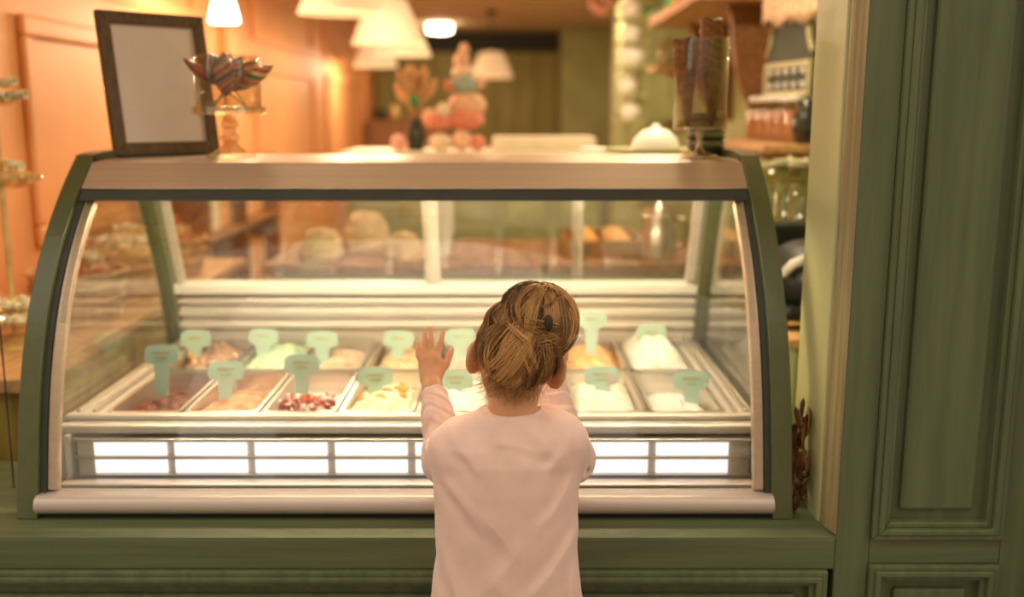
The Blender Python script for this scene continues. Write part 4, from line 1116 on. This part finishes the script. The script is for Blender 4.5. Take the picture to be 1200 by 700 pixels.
# ------------------------------------------------------------------ the child
class Field:
    """signed distance field on a grid; surfaced with surface nets"""
    def __init__(self, lo, hi, h):
        self.lo = np.array(lo, float); self.h = h
        self.n = np.ceil((np.array(hi) - self.lo) / h).astype(int) + 1
        self.F = np.full(self.n, 9.0, np.float32)
        self.ax = [(self.lo[i] + h * np.arange(self.n[i])).astype(np.float32) for i in range(3)]
    def sub(self, lo, hi):
        s = []
        for i in range(3):
            a = int(max(0, math.floor((lo[i] - self.lo[i]) / self.h))); b = int(min(self.n[i], math.ceil((hi[i] - self.lo[i]) / self.h) + 1))
            s.append(slice(a, b))
        return tuple(s), [self.ax[i][s[i]].reshape([-1 if j == i else 1 for j in range(3)]) for i in range(3)]
    def mix(self, sl, d, k, op='u'):
        A = self.F[sl]
        if op == 'u':
            q = np.maximum(k - np.abs(A - d), 0) / k; self.F[sl] = np.minimum(A, d) - q * q * k * .25
        else:
            d = -d; q = np.maximum(k - np.abs(A - d), 0) / k; self.F[sl] = np.maximum(A, d) + q * q * k * .25
    def cone(self, a, b, ra, rb, k=.01, op='u'):
        a = np.array(a, float); b = np.array(b, float); R = max(ra, rb) + 2 * k + 3 * self.h
        sl, (X, Y, Z) = self.sub(np.minimum(a, b) - R, np.maximum(a, b) + R)
        v = b - a; L2 = float(v @ v) + 1e-12
        t = np.clip(((X - a[0]) * v[0] + (Y - a[1]) * v[1] + (Z - a[2]) * v[2]) / L2, 0, 1)
        d = np.sqrt((X - a[0] - t * v[0]) ** 2 + (Y - a[1] - t * v[1]) ** 2 + (Z - a[2] - t * v[2]) ** 2) - (ra + (rb - ra) * t)
        self.mix(sl, d.astype(np.float32), k, op)
    def chain(self, pts, rs, k=.01):
        for i in range(len(pts) - 1): self.cone(pts[i], pts[i + 1], rs[i], rs[i + 1], k)
    def ell(self, c, r, R=None, k=.01, op='u'):
        c = np.array(c, float); r = np.array(r, float); m = r.max() + 2 * k + 3 * self.h
        sl, (X, Y, Z) = self.sub(c - m, c + m)
        X, Y, Z = X - c[0], Y - c[1], Z - c[2]
        if R is not None:
            X, Y, Z = (R[0][0] * X + R[1][0] * Y + R[2][0] * Z, R[0][1] * X + R[1][1] * Y + R[2][1] * Z, R[0][2] * X + R[1][2] * Y + R[2][2] * Z)
        k0 = np.sqrt((X / r[0]) ** 2 + (Y / r[1]) ** 2 + (Z / r[2]) ** 2)
        k1 = np.sqrt((X / r[0] ** 2) ** 2 + (Y / r[1] ** 2) ** 2 + (Z / r[2] ** 2) ** 2) + 1e-9
        self.mix(sl, (k0 * (k0 - 1) / k1).astype(np.float32), k, op)
    def func(self, lo, hi, fn, k=.01, op='u'):
        sl, (X, Y, Z) = self.sub(lo, hi)
        self.mix(sl, np.broadcast_to(fn(X, Y, Z), self.F[sl].shape).astype(np.float32), k, op)
    def displace(self, lo, hi, fn):
        sl, (X, Y, Z) = self.sub(lo, hi); self.F[sl] += fn(X, Y, Z).astype(np.float32)
    def mesh(self, name, relax=1):
        F = self.F; I = F < 0
        nx, ny, nz = F.shape
        cnt = np.zeros((nx - 1, ny - 1, nz - 1), np.int8)
        for i in (0, 1):
            for j in (0, 1):
                for k in (0, 1): cnt += I[i:nx - 1 + i, j:ny - 1 + j, k:nz - 1 + k]
        act = (cnt > 0) & (cnt < 8)
        ci, cj, ck = np.nonzero(act)
        idx = np.full(act.shape, -1, np.int32); idx[ci, cj, ck] = np.arange(len(ci))
        P = np.zeros((len(ci), 3)); W = np.zeros(len(ci))
        cor = [(i, j, k) for i in (0, 1) for j in (0, 1) for k in (0, 1)]
        for a in range(8):
            for b in range(a + 1, 8):
                A, B = cor[a], cor[b]
                if sum(abs(A[q] - B[q]) for q in range(3)) != 1: continue
                fa = F[ci + A[0], cj + A[1], ck + A[2]]; fb = F[ci + B[0], cj + B[1], ck + B[2]]
                s = (fa < 0) != (fb < 0)
                t = np.where(s, fa / np.where(s, fa - fb, 1), 0)
                for q in range(3): P[:, q] += np.where(s, A[q] + t * (B[q] - A[q]), 0)
                W += s
        P /= W[:, None]
        V = self.lo + self.h * (P + np.stack([ci, cj, ck], 1))
        quads = []
        for ax in range(3):
            o = [(ax + 1) % 3, (ax + 2) % 3]
            sa = [slice(None)] * 3; sb = [slice(None)] * 3
            sa[ax] = slice(0, -1); sb[ax] = slice(1, None)
            for q in o: sa[q] = slice(1, -1); sb[q] = slice(1, -1)
            A = I[tuple(sa)]; B = I[tuple(sb)]
            for flip, m in ((False, A & ~B), (True, ~A & B)):
                e = np.stack(np.nonzero(m), 1)
                if not len(e): continue
                for q in o: e[:, q] += 1
                def cell(d0, d1):
                    c = e.copy(); c[:, o[0]] -= d0; c[:, o[1]] -= d1
                    return idx[c[:, 0], c[:, 1], c[:, 2]]
                Q = np.stack([cell(1, 1), cell(0, 1), cell(0, 0), cell(1, 0)], 1)
                quads.append(Q[:, ::-1] if flip else Q)
        Q = np.concatenate(quads)
        for _ in range(relax):
            S = np.zeros_like(V); c = np.zeros(len(V))
            for a in range(4):
                b = (a + 1) % 4
                for u, v in ((a, b), (b, a)):
                    np.add.at(S, Q[:, u], V[Q[:, v]]); np.add.at(c, Q[:, u], 1)
            V = V * .5 + .5 * S / np.maximum(c, 1)[:, None]
        return np_mesh(name, V, Q)
def np_mesh(name, V, Q, smooth=True):
    me = bpy.data.meshes.new(name)
    k = Q.shape[1]
    me.vertices.add(len(V)); me.vertices.foreach_set('co', V.astype(np.float32).ravel())
    me.loops.add(Q.size); me.loops.foreach_set('vertex_index', Q.astype(np.int32).ravel())
    me.polygons.add(len(Q)); me.polygons.foreach_set('loop_start', np.arange(0, Q.size, k, dtype=np.int32))
    me.polygons.foreach_set('use_smooth', np.full(len(Q), smooth))
    me.update(calc_edges=True); me.validate()
    return me

def on_glass(px, py, off):
    """point on the front pane, held off by off metres"""
    Y = 1.95
    for _ in range(20):
        p = at(px, py, Y); Y = profY(p.z) + .018 - off
    return np.array(at(px, py, Y))
def V3(*a): return np.array(a, float)

CH = V3(.010, 1.700, .930)                          # middle of the skull
HR = (Matrix.Rotation(math.radians(11), 3, 'Y') @ Matrix.Rotation(math.radians(-6), 3, 'X'))
HRn = np.array(HR)
def hp(x, y, z): return CH + HRn @ V3(x, y, z)     # head space: x right, y to the face, z up

body = Field((-.24, 1.55, 0.0), (.22, 2.0, 1.06), .0025)
# head
body.ell(hp(0, 0, .004), (.0665, .082, .078), HRn, .01)
body.ell(hp(0, .030, -.045), (.050, .050, .058), HRn, .03)
body.ell(hp(0, .066, -.072), (.020, .016, .015), HRn, .015)
body.ell(hp(0, .086, -.022), (.009, .012, .012), HRn, .012)          # nose
for s in (-1, 1):
    body.ell(hp(s * .028, .078, .004), (.014, .010, .010), HRn, .008, 's')   # eye hollows
    body.ell(hp(s * .034, .056, -.036), (.020, .018, .018), HRn, .02)        # cheeks
    Re = HRn @ np.array(Matrix.Rotation(math.radians(s * 42), 3, 'Z'))
    c = hp(s * .0735, -.008, -.016)
    body.ell(c, (.0075, .021, .031), Re, .006)
    body.ell(hp(s * .0705, .004, -.034), (.007, .012, .014), Re, .008)
    body.ell(c + Re @ V3(s * .006, .004, .004), (.005, .012, .019), Re, .004, 's')
body.ell(hp(0, .078, -.046), (.016, .008, .006), HRn, .008)
# neck, trunk
body.cone(hp(0, -.018, -.045), V3(.004, 1.672, .790), .040, .046, .02)
body.ell((-.004, 1.672, .70), (.105, .072, .13), None, .03)
body.ell((-.004, 1.672, .52), (.100, .075, .12), None, .03)
SHL, SHR = V3(-.100, 1.676, .772), V3(.094, 1.676, .780)
ELL, ELR = V3(-.121, 1.790, .705), V3(.107, 1.790, .708)
# hands from pixels on the pane: little, ring, middle, index, thumb
palm_px = (506.5, 427)
fing = [[(490.5, 417), (490, 402)], [(497.5, 413), (497.5, 390.5)], [(505, 412), (505, 384.5)], [(512.5, 413), (519.5, 389.5)]]
thumb = [(514, 437), (523, 427), (529.5, 410.5)]
def hand(F, mir=None, shirt=False):
    def q(p, off):
        x, y = p
        if mir: x = mir[0] - (x - palm_px[0]); y = y + mir[1]
        return on_glass(x, y, off)
    wrist = q((507, 456), .040)
    if shirt: return wrist
    rs = (.0046, .0050, .0053, .0051)
    for (b, t), r in zip(fing, rs):
        B = q(b, .013); T = q(t, r + .0005)
        m = (B * .52 + T * .48) - V3(0, .0035, 0)           # knuckle bend
        root = q((palm_px[0] * .45 + b[0] * .55, 424), .013)
        F.chain([root, B, m, T], [.0085, r * 1.22, r * 1.08, r * .92], .003)
    T0, T1, T2 = q(thumb[0], .018), q(thumb[1], .013), q(thumb[2], .0060)
    F.chain([T0, T1, T2], [.0105, .0072, .0056], .004)
    # palm: a slab of thick chains
    for x in (494.5, 500.5, 506.5, 512.0):
        F.cone(q((506.5 * .35 + x * .65, 445), .022), q((x, 418), .013), .0115, .0088, .006)
    F.ell(q((506.5, 430), .015), (.024, .010, .028), None, .008)
    F.cone(q((506.5, 442), .022), wrist, .0165, .0175, .012)
    return wrist
MIR = (646.5, 1)
WL = hand(body); WR = hand(body, MIR)
body.chain([SHL, ELL, WL], [.034, .028, .0185], .012)
body.chain([SHR, ELR, WR], [.034, .028, .0185], .012)
# legs
for s in (-1, 1):
    body.chain([V3(s * .052, 1.672, .46), V3(s * .056, 1.685, .26), V3(s * .058, 1.670, .06)], [.062, .042, .028], .015)
    body.cone((s * .058, 1.665, .035), (s * .062, 1.745, .028), .028, .024, .01)
child = thing('person', 'small child in pink long-sleeved shirt pressing both hands to the glass, seen from behind', 'person', (0, 1.68, 0))
link('body', body.mesh('body', 1), 'skin', child)
del body

# eyes and lips (turned to the case)
for s in (-1, 1):
    e = MB().sphere(tuple(hp(s * .028, .070, .004)), .0095, 14, 10).build('eye', 'eye', child, smooth=True)
    MB().sphere(tuple(hp(s * .028, .0765, .004)), .0042, 10, 8).build('iris', 'iris', e, smooth=True)
MB().sphere(tuple(hp(0, .083, -.046)), (.014, .006, .0045), 14, 8).build('lips', 'lip', child, smooth=True)

# shirt
sh = Field((-.26, 1.54, .38), (.25, 1.99, .90), .003)
zt = np.array([.36, .42, .50, .58, .66, .71, .757, .785, .807, .823, .836, .848])
ta = np.array([.158, .147, .1330, .1255, .1245, .1270, .1240, .112, .092, .070, .052, .040])
tb = np.array([.112, .106, .098, .093, .090, .087, .082, .074, .064, .056, .050, .040])
def torso(X, Y, Z):
    a = np.interp(Z, zt, ta); b = np.interp(Z, zt, tb)
    cx = -.010 + .0 * Z; cy = 1.672
    n = 2.35
    g = (np.abs((X - cx) / a) ** n + np.abs((Y - cy) / b) ** n) ** (1 / n)
    d = (g - 1) * np.minimum(a, b) * .95
    return np.maximum(np.maximum(d, Z - .838), .415 - Z)
sh.func((-.2, 1.54, .38), (.2, 1.82, .90), torso, .004)
cuffL = WL + (ELL - WL) * .10; cuffR = WR + (ELR - WR) * .02
sh.chain([SHL + V3(.012, 0, -.004), ELL, cuffL], [.050, .0425, .0265], .03)
sh.chain([SHR + V3(-.012, 0, -.002), ELR, cuffR], [.050, .0430, .0285], .03)
sh.ell((SHL + V3(.02, -.01, .006)), (.045, .048, .034), None, .03)
sh.ell((SHR + V3(-.02, -.01, .010)), (.045, .048, .036), None, .03)
# folds: rings on the sleeves, drape on the back
def sleeve_fold(E, Wp, S, ph):
    def fn(X, Y, Z):
        v = Wp - E; L = float(np.linalg.norm(v)); v = v / L
        t = (X - E[0]) * v[0] + (Y - E[1]) * v[1] + (Z - E[2]) * v[2]
        u = (S - E); u = u / np.linalg.norm(u)
        t2 = (X - E[0]) * u[0] + (Y - E[1]) * u[1] + (Z - E[2]) * u[2]
        w = np.exp(-((t - L * .55) / (L * .5)) ** 2)
        w2 = np.exp(-((t2 - .05) / .045) ** 2)
        wig = 12 * (X - E[0]) + 5 * np.sin(38 * X + 30 * Z)
        q = 30 * (X - E[0]) + 3.0 * np.sin(55 * X + 41 * Z + ph) + 2.0 * np.sin(70 * Y - 30 * Z)
        m = .55 + .45 * np.sin(47 * X + 61 * Z + 2 * ph)
        return m * (.0046 * w * np.sin(t * 175 + q + ph) + .0052 * w2 * np.sin(t2 * 130 + q + ph)) + .0010 * w * np.sin(t * 330 + 1.7 * q)
    return fn
sh.displace((-.26, 1.70, .62), (-.07, 1.99, .90), sleeve_fold(ELL, cuffL, SHL, 0.4))
sh.displace((.04, 1.70, .62), (.25, 1.99, .90), sleeve_fold(ELR, cuffR, SHR, 1.7))
FOLDS = [(-.115, .735, -.045, .640, .010, .0045), (.105, .740, .050, .655, .010, .0045), (.118, .640, .020, .520, .012, .0045), (-.118, .600, -.070, .430, .012, .0050),
         (-.020, .560, .050, .420, .016, .0050), (.105, .560, .085, .420, .010, .0060), (-.060, .690, .010, .600, .014, .0028), (-.030, .800, .040, .786, .008, .0022),
         (-.090, .790, -.055, .745, .009, .0040), (.088, .795, .060, .750, .009, .0040), (.030, .640, -.040, .540, .018, .0030)]
def drape(X, Y, Z):
    w = np.clip((Y - 1.80) / -.06, 0, 1)
    d = 0
    for x0, z0, x1, z1, wd, am in FOLDS:
        vx, vz = x1 - x0, z1 - z0; L2 = vx * vx + vz * vz
        t = ((X - x0) * vx + (Z - z0) * vz) / L2
        tc = np.clip(t, 0, 1)
        bend = .006 * np.sin(3.1 * tc)
        dist = ((X - x0 - tc * vx) * vz - (Z - z0 - tc * vz) * vx) / math.sqrt(L2) + bend
        far = np.sqrt((X - x0 - tc * vx) ** 2 + (Z - z0 - tc * vz) ** 2)
        env = np.sin(np.pi * np.clip(t, 0.02, .98)) ** .6 * np.exp(-np.maximum(far - np.abs(dist), 0) / .01)
        d = d - am * env * (np.exp(-(dist / wd) ** 2) - .7 * np.exp(-((dist - 1.7 * wd) / (wd * 1.2)) ** 2))
    A = np.sin(26 * X + 17 * Z + 2.2 * np.sin(13 * Z + 1) + .6)
    return w * (d - .0014 * A + .0016 * np.exp(-((Z - .80) / .035) ** 2) * np.sin(95 * X + 70 * Z + 8 * np.abs(X)))
sh.displace((-.2, 1.54, .40), (.2, 1.80, .86), drape)
# openings at neck, cuffs and hem
sh.ell(V3(.004, 1.684, .862), (.050, .046, .040), None, .004, 's')
for c, E in ((cuffL, ELL), (cuffR, ELR)):
    d = (c - E) / np.linalg.norm(c - E)
    sh.cone(c + d * .012, c + d * .05, .0225, .035, .003, 's')
sh.ell(V3(-.006, 1.672, .40), (.125, .092, .035), None, .004, 's')
link('shirt', sh.mesh('shirt', 1), 'pink', child)['label'] = 'pale pink cotton shirt'
del sh
# ribbed collar
pts = []
for a in np.linspace(0, 2 * math.pi, 41):
    pts.append((.004 + .0485 * math.cos(a), 1.682 + .0455 * math.sin(a), .8345 - .010 * max(0, math.sin(a)) + .002 * math.cos(2 * a)))
MB().tube(pts, .0052, 8).build('collar', 'pink', child, smooth=True)
# leggings and shoes
lg = Field((-.16, 1.54, .02), (.16, 1.80, .56), .004)
lg.ell((-.004, 1.672, .50), (.108, .083, .075), None, .02)
for s in (-1, 1): lg.chain([V3(s * .052, 1.672, .46), V3(s * .056, 1.685, .26), V3(s * .058, 1.670, .085)], [.068, .048, .036], .015)
link('leggings', lg.mesh('leggings', 1), 'denim', child)
for s in (-1, 1):
    sf = Field((s * .06 - .06, 1.58, -.02), (s * .06 + .06, 1.82, .12), .003)
    sf.chain([V3(s * .058, 1.655, .042), V3(s * .061, 1.72, .036), V3(s * .063, 1.757, .030)], [.041, .037, .031], .01)
    sf.cone((s * .058, 1.662, .04), (s * .058, 1.666, .085), .038, .036, .01)
    sf.func((-.2, 1.5, -.02), (.2, 1.9, .14), lambda X, Y, Z: Z - .0015 + 0 * X + 0 * Y, .002, 's')
    link('shoe', sf.mesh('shoe', 1), 'shoe', child)

# ---- hair: cap with bun, then strands
BC = hp(.020, -.030, .066); BRD = V3(.059, .050, .060)
hf = Field((-.10, 1.56, .83), (.13, 1.80, 1.09), .0025)
hf.ell(hp(0, -.006, .006), (.0705, .083, .0815), HRn, .01)
hf.ell(hp(0, -.050, -.034), (.046, .030, .034), HRn, .02)
hf.ell(BC, BRD * .88, HRn, .008)
hf.ell(hp(-.030, -.028, .056), (.029, .035, .029), HRn, .006)
def facecut(X, Y, Z):
    x = X - CH[0]; y = Y - CH[1]; z = Z - CH[2]
    lx = HRn[0][0] * x + HRn[1][0] * y + HRn[2][0] * z
    ly = HRn[0][1] * x + HRn[1][1] * y + HRn[2][1] * z
    lz = HRn[0][2] * x + HRn[1][2] * y + HRn[2][2] * z
    # the part to cut: face side below the hairline, below the nape line
    face = np.maximum(.052 - ly - np.clip(lz - .03, 0, 1) * 1.2, -.2)
    side = np.maximum(-.012 - ly, lz + .006)          # in front of and below the ears
    nape = lz + .036 - .25 * np.abs(lx)
    return np.minimum(np.minimum(face, side), nape)
hf.func((-.10, 1.56, .83), (.13, 1.80, 1.09), facecut, .006, 's')
cap = link('hair', hf.mesh('hair_cap', 2), None, child)
del hf

def strand_mesh(name, S, r0, tone):
    """S: (n, m, 3) points; r0: (n,) radius; a three-sided tapering tube for each strand"""
    n, m, _ = S.shape
    T = np.gradient(S, axis=1); T /= np.linalg.norm(T, axis=2, keepdims=True) + 1e-9
    ref = np.array([.31, .92, .23]); A = np.cross(T, ref); A /= np.linalg.norm(A, axis=2, keepdims=True) + 1e-9
    B = np.cross(T, A)
    s = np.linspace(0, 1, m); tp = np.clip(np.minimum(s * 8 + .35, (1 - s) * 4 + .12), 0, 1)
    R = r0[:, None] * tp[None, :]
    V = np.stack([S + R[..., None] * (A * math.cos(a) + B * math.sin(a)) for a in (0, 2.094, 4.189)], 2)   # n,m,3,3
    idx = np.arange(n * m * 3).reshape(n, m, 3)
    Q = []
    for a in range(3):
        b = (a + 1) % 3
        Q.append(np.stack([idx[:, :-1, a], idx[:, :-1, b], idx[:, 1:, b], idx[:, 1:, a]], -1).reshape(-1, 4))
    me = np_mesh(name, V.reshape(-1, 3), np.concatenate(Q))
    at_ = me.attributes.new('tone', 'FLOAT', 'POINT')
    at_.data.foreach_set('value', np.repeat(tone, m * 3).astype(np.float32))
    return me
def hair_material(name, dark, light, rough=.42):
    m = bpy.data.materials.new(name); m.use_nodes = True
    nt = m.node_tree; N = nt.nodes; L = nt.links; b = N['Principled BSDF']
    b.inputs['Roughness'].default_value = rough; b.inputs['Specular IOR Level'].default_value = .45
    a = N.new('ShaderNodeAttribute'); a.attribute_name = 'tone'
    rp = N.new('ShaderNodeValToRGB'); e = rp.color_ramp.elements
    e[0].color = (*dark, 1); e[1].color = (*light, 1)
    L.new(a.outputs['Fac'], rp.inputs['Fac']); L.new(rp.outputs['Color'], b.inputs['Base Color'])
    MATS[name] = m
hair_material('strands', (.085, .030, .008), (.82, .43, .14))
mat('hair_base', (.07, .027, .008), .6, var=.35, scale=70, stretch=(1, 1, .25), bump=.5)
cap.data.materials.append(MATS['hair_base'])
rg = np.random.default_rng(5)
M_ = 16; s = np.linspace(0, 1, M_)
def nrmz(v): return v / (np.linalg.norm(v, axis=-1, keepdims=True) + 1e-9)
out = []; rad = []; ton = []
# (1) hair drawn up from the hairline to the bun, in locks
n1 = 3000; G1 = 170; gi = rg.integers(0, G1, n1)
gpsi = rg.uniform(-math.pi, math.pi, G1)                     # 0 = back of the head
psi = gpsi[gi] + rg.normal(0, .055, n1)
ab = np.abs(psi)
el = np.interp(ab, [0, .5, 1.0, 1.45, 1.75, 2.3, 3.15], [-.74, -.68, -.50, -.12, .18, .42, .55]) + (rg.uniform(0, .5, G1) ** 2)[gi] + rg.uniform(0, .15, n1)
d0 = np.stack([np.sin(psi) * np.cos(el), -np.cos(psi) * np.cos(el), np.sin(el)], 1)
d1 = nrmz(np.array([.20, -.42, .86])[None] + rg.normal(0, .15, (G1, 3))[gi] + rg.normal(0, .03, (n1, 3)))
wob = rg.normal(0, .08, (G1, 3))[gi] + rg.normal(0, .012, (n1, 3)); wob2 = rg.normal(0, .035, (G1, 3))[gi]; ph = rg.uniform(0, 6.28, max(n1, 3000)); gph = rg.uniform(0, 6.28, G1)[gi]
lift = np.abs(rg.normal(0, .0040, G1))[gi] + np.abs(rg.normal(0, .0010, n1))
D = d0[:, None] * (1 - s)[None, :, None] + d1[:, None] * s[None, :, None] + wob[:, None] * np.sin(math.pi * s)[None, :, None] + wob2[:, None] * np.sin(2 * math.pi * s[None, :] + gph[:, None])[..., None]
D = nrmz(D)
er = np.array([.0705, .083, .0815])
Rr = 1 / np.sqrt(((D / er) ** 2).sum(-1))
nb = np.exp(-((D - np.array([0, -.80, -.58])) ** 2).sum(-1) / .18)
P = D * (Rr + .004 * nb + .0008 + lift[:, None] * (.25 + np.sin(math.pi * s))[None])[..., None] + np.array([0, -.006, .006])
out.append(P); rad.append(rg.uniform(.00030, .00070, n1)); ton.append(np.clip(rg.normal(.50, .30, G1)[gi] + rg.normal(0, .12, n1), 0, 1))
# (2) hair falling over the bun in loose locks; a smaller loop beside it
bcl = np.array([.020, -.030, .066])
def bun(c, rad3, n2, G2, tilt, spread=.0052):
    gi = rg.integers(0, G2, n2)
    phi = rg.uniform(-math.pi, math.pi, G2)[gi] + rg.normal(0, .085, n2); th0 = rg.normal(-.35, .35, G2)[gi] + rg.uniform(0, .1, n2); th1 = rg.uniform(1.6, 2.8, G2)[gi] + rg.normal(0, .1, n2)
    tw = rg.normal(.0, .50, G2)[gi] + rg.normal(0, .05, n2); gph = rg.uniform(0, 6.28, G2)[gi]
    th = th0[:, None] + (th1 - th0)[:, None] * s[None] ** .9
    pp = phi[:, None] + tw[:, None] * s[None] + .15 * np.sin(5 * s[None] + gph[:, None])
    D = np.stack([np.sin(th) * np.cos(pp), np.sin(th) * np.sin(pp), np.cos(th)], -1) @ np.array(Matrix.Rotation(tilt, 3, 'X')).T
    l2 = rg.normal(0, spread, G2)[gi] + rg.normal(0, .0009, n2); l3 = rg.normal(0, .0022, G2)[gi]
    rr = 1.0 + (l2[:, None] + l3[:, None] * np.sin(4 * s[None] + gph[:, None])) / .055
    lob = 1 + np.sin(th) * (.07 * np.sin(2 * pp + 1.1) + .05 * np.sin(3 * pp + 2.0 + th))
    out.append(D * (rad3[None, None] * (rr * lob)[..., None]) + c); rad.append(rg.uniform(.00032, .00078, n2))
    ton.append(np.clip(rg.normal(.58, .30, G2)[gi] + rg.normal(0, .12, n2), 0, 1))
bun(bcl, BRD, 2400, 115, -.35, .0036)
bun(np.array([-.030, -.028, .056]), np.array([.034, .040, .034]), 1100, 60, .2, .0025)
# (3) wrapped swirls round the bun's foot
n3 = 420
a0 = rg.uniform(0, 6.28, n3); sp = rg.uniform(.9, 2.2, n3); z0 = rg.uniform(-.036, -.004, n3)
A_ = a0[:, None] + sp[:, None] * s[None]
rbase = rg.uniform(.050, .060, n3)
P = np.stack([rbase[:, None] * 1.02 * np.cos(A_), rbase[:, None] * .92 * np.sin(A_), z0[:, None] + .014 * np.sin(2.2 * s[None] + ph[:n3, None])], -1) + bcl
out.append(P); rad.append(rg.uniform(.0003, .0007, n3)); ton.append(np.clip(rg.normal(.55, .24, n3), 0, 1))
# (4) light loose locks across the back of the head
n4 = 260
i4 = rg.integers(0, 6, n4)
st = np.array([[-.030, -.072, .058], [-.022, -.082, .040], [.000, -.088, .045], [.030, -.080, .035], [-.045, -.060, .050], [.012, -.090, .030]])[i4]
en = np.array([[.012, -.092, .034], [.022, -.092, -.014], [.030, -.086, -.006], [.050, -.055, -.020], [-.058, -.045, -.020], [-.012, -.092, -.028]])[i4]
st = st + rg.normal(0, .0022, (n4, 3)); en = en + rg.normal(0, .0035, (n4, 3))
mid = (st + en) / 2 + np.array([0, -.012, 0]) + rg.normal(0, .004, (n4, 3))
P = ((1 - s) ** 2)[None, :, None] * st[:, None] + (2 * s * (1 - s))[None, :, None] * mid[:, None] + (s ** 2)[None, :, None] * en[:, None]
out.append(P); rad.append(rg.uniform(.0003, .0006, n4)); ton.append(np.clip(rg.normal(.82, .15, n4), 0, 1))
# (5) flyaways round the outline and wisps at the nape
n5 = 380
psi = rg.uniform(-2.0, 2.0, n5); el = rg.uniform(-.8, 1.2, n5)
d0 = np.stack([np.sin(psi) * np.cos(el), -np.cos(psi) * np.cos(el), np.sin(el)], 1)
base = d0 * er * 1.02
base[el > .5] = (d0[el > .5] * BRD * 1.02) + bcl
g = nrmz(d0 + rg.normal(0, .8, (n5, 3)))
Ln = rg.uniform(.008, .026, n5)
cur = nrmz(rg.normal(0, 1, (n5, 3)))
P = base[:, None] + (g * Ln[:, None])[:, None] * s[None, :, None] + (cur * (Ln * .6)[:, None])[:, None] * (s ** 2)[None, :, None]
out.append(P); rad.append(rg.uniform(.00018, .0003, n5)); ton.append(np.clip(rg.normal(.7, .2, n5), 0, 1))
n6 = 420
xx = rg.uniform(-.046, .046, n6)
base = np.stack([xx, -.076 + 9 * xx ** 2 + rg.normal(0, .003, n6), -.034 + rg.uniform(-.016, .012, n6)], 1)
dn = np.stack([xx * .5 + rg.normal(-.10, .25, n6), .30 + rg.normal(0, .12, n6), -1 + 0 * xx], 1)
Ln = rg.uniform(.012, .040, n6)
P = base[:, None] + (nrmz(dn) * Ln[:, None])[:, None] * s[None, :, None] + (np.stack([rg.normal(-.012, .012, n6), 0 * xx, 0 * xx], 1))[:, None] * (s ** 2)[None, :, None]
out.append(P); rad.append(rg.uniform(.0002, .0004, n6)); ton.append(np.clip(rg.normal(.55, .2, n6), 0, 1))
S = np.concatenate(out) @ HRn.T + CH
st_o = link('hair_strands', strand_mesh('hair_strands', S, np.concatenate(rad), np.concatenate(ton)), 'strands', child)
st_o['kind'] = 'stuff'; st_o['label'] = 'brown and blond hair strands pulled up into a messy bun'
# dark hair tie peeping out of the bun
hc = np.array(at(643, 379, 1.621))
MB().sphere(tuple(hc), (.0075, .011, .015), 12, 8).build('hair_tie', 'hair_tie', child, smooth=True)
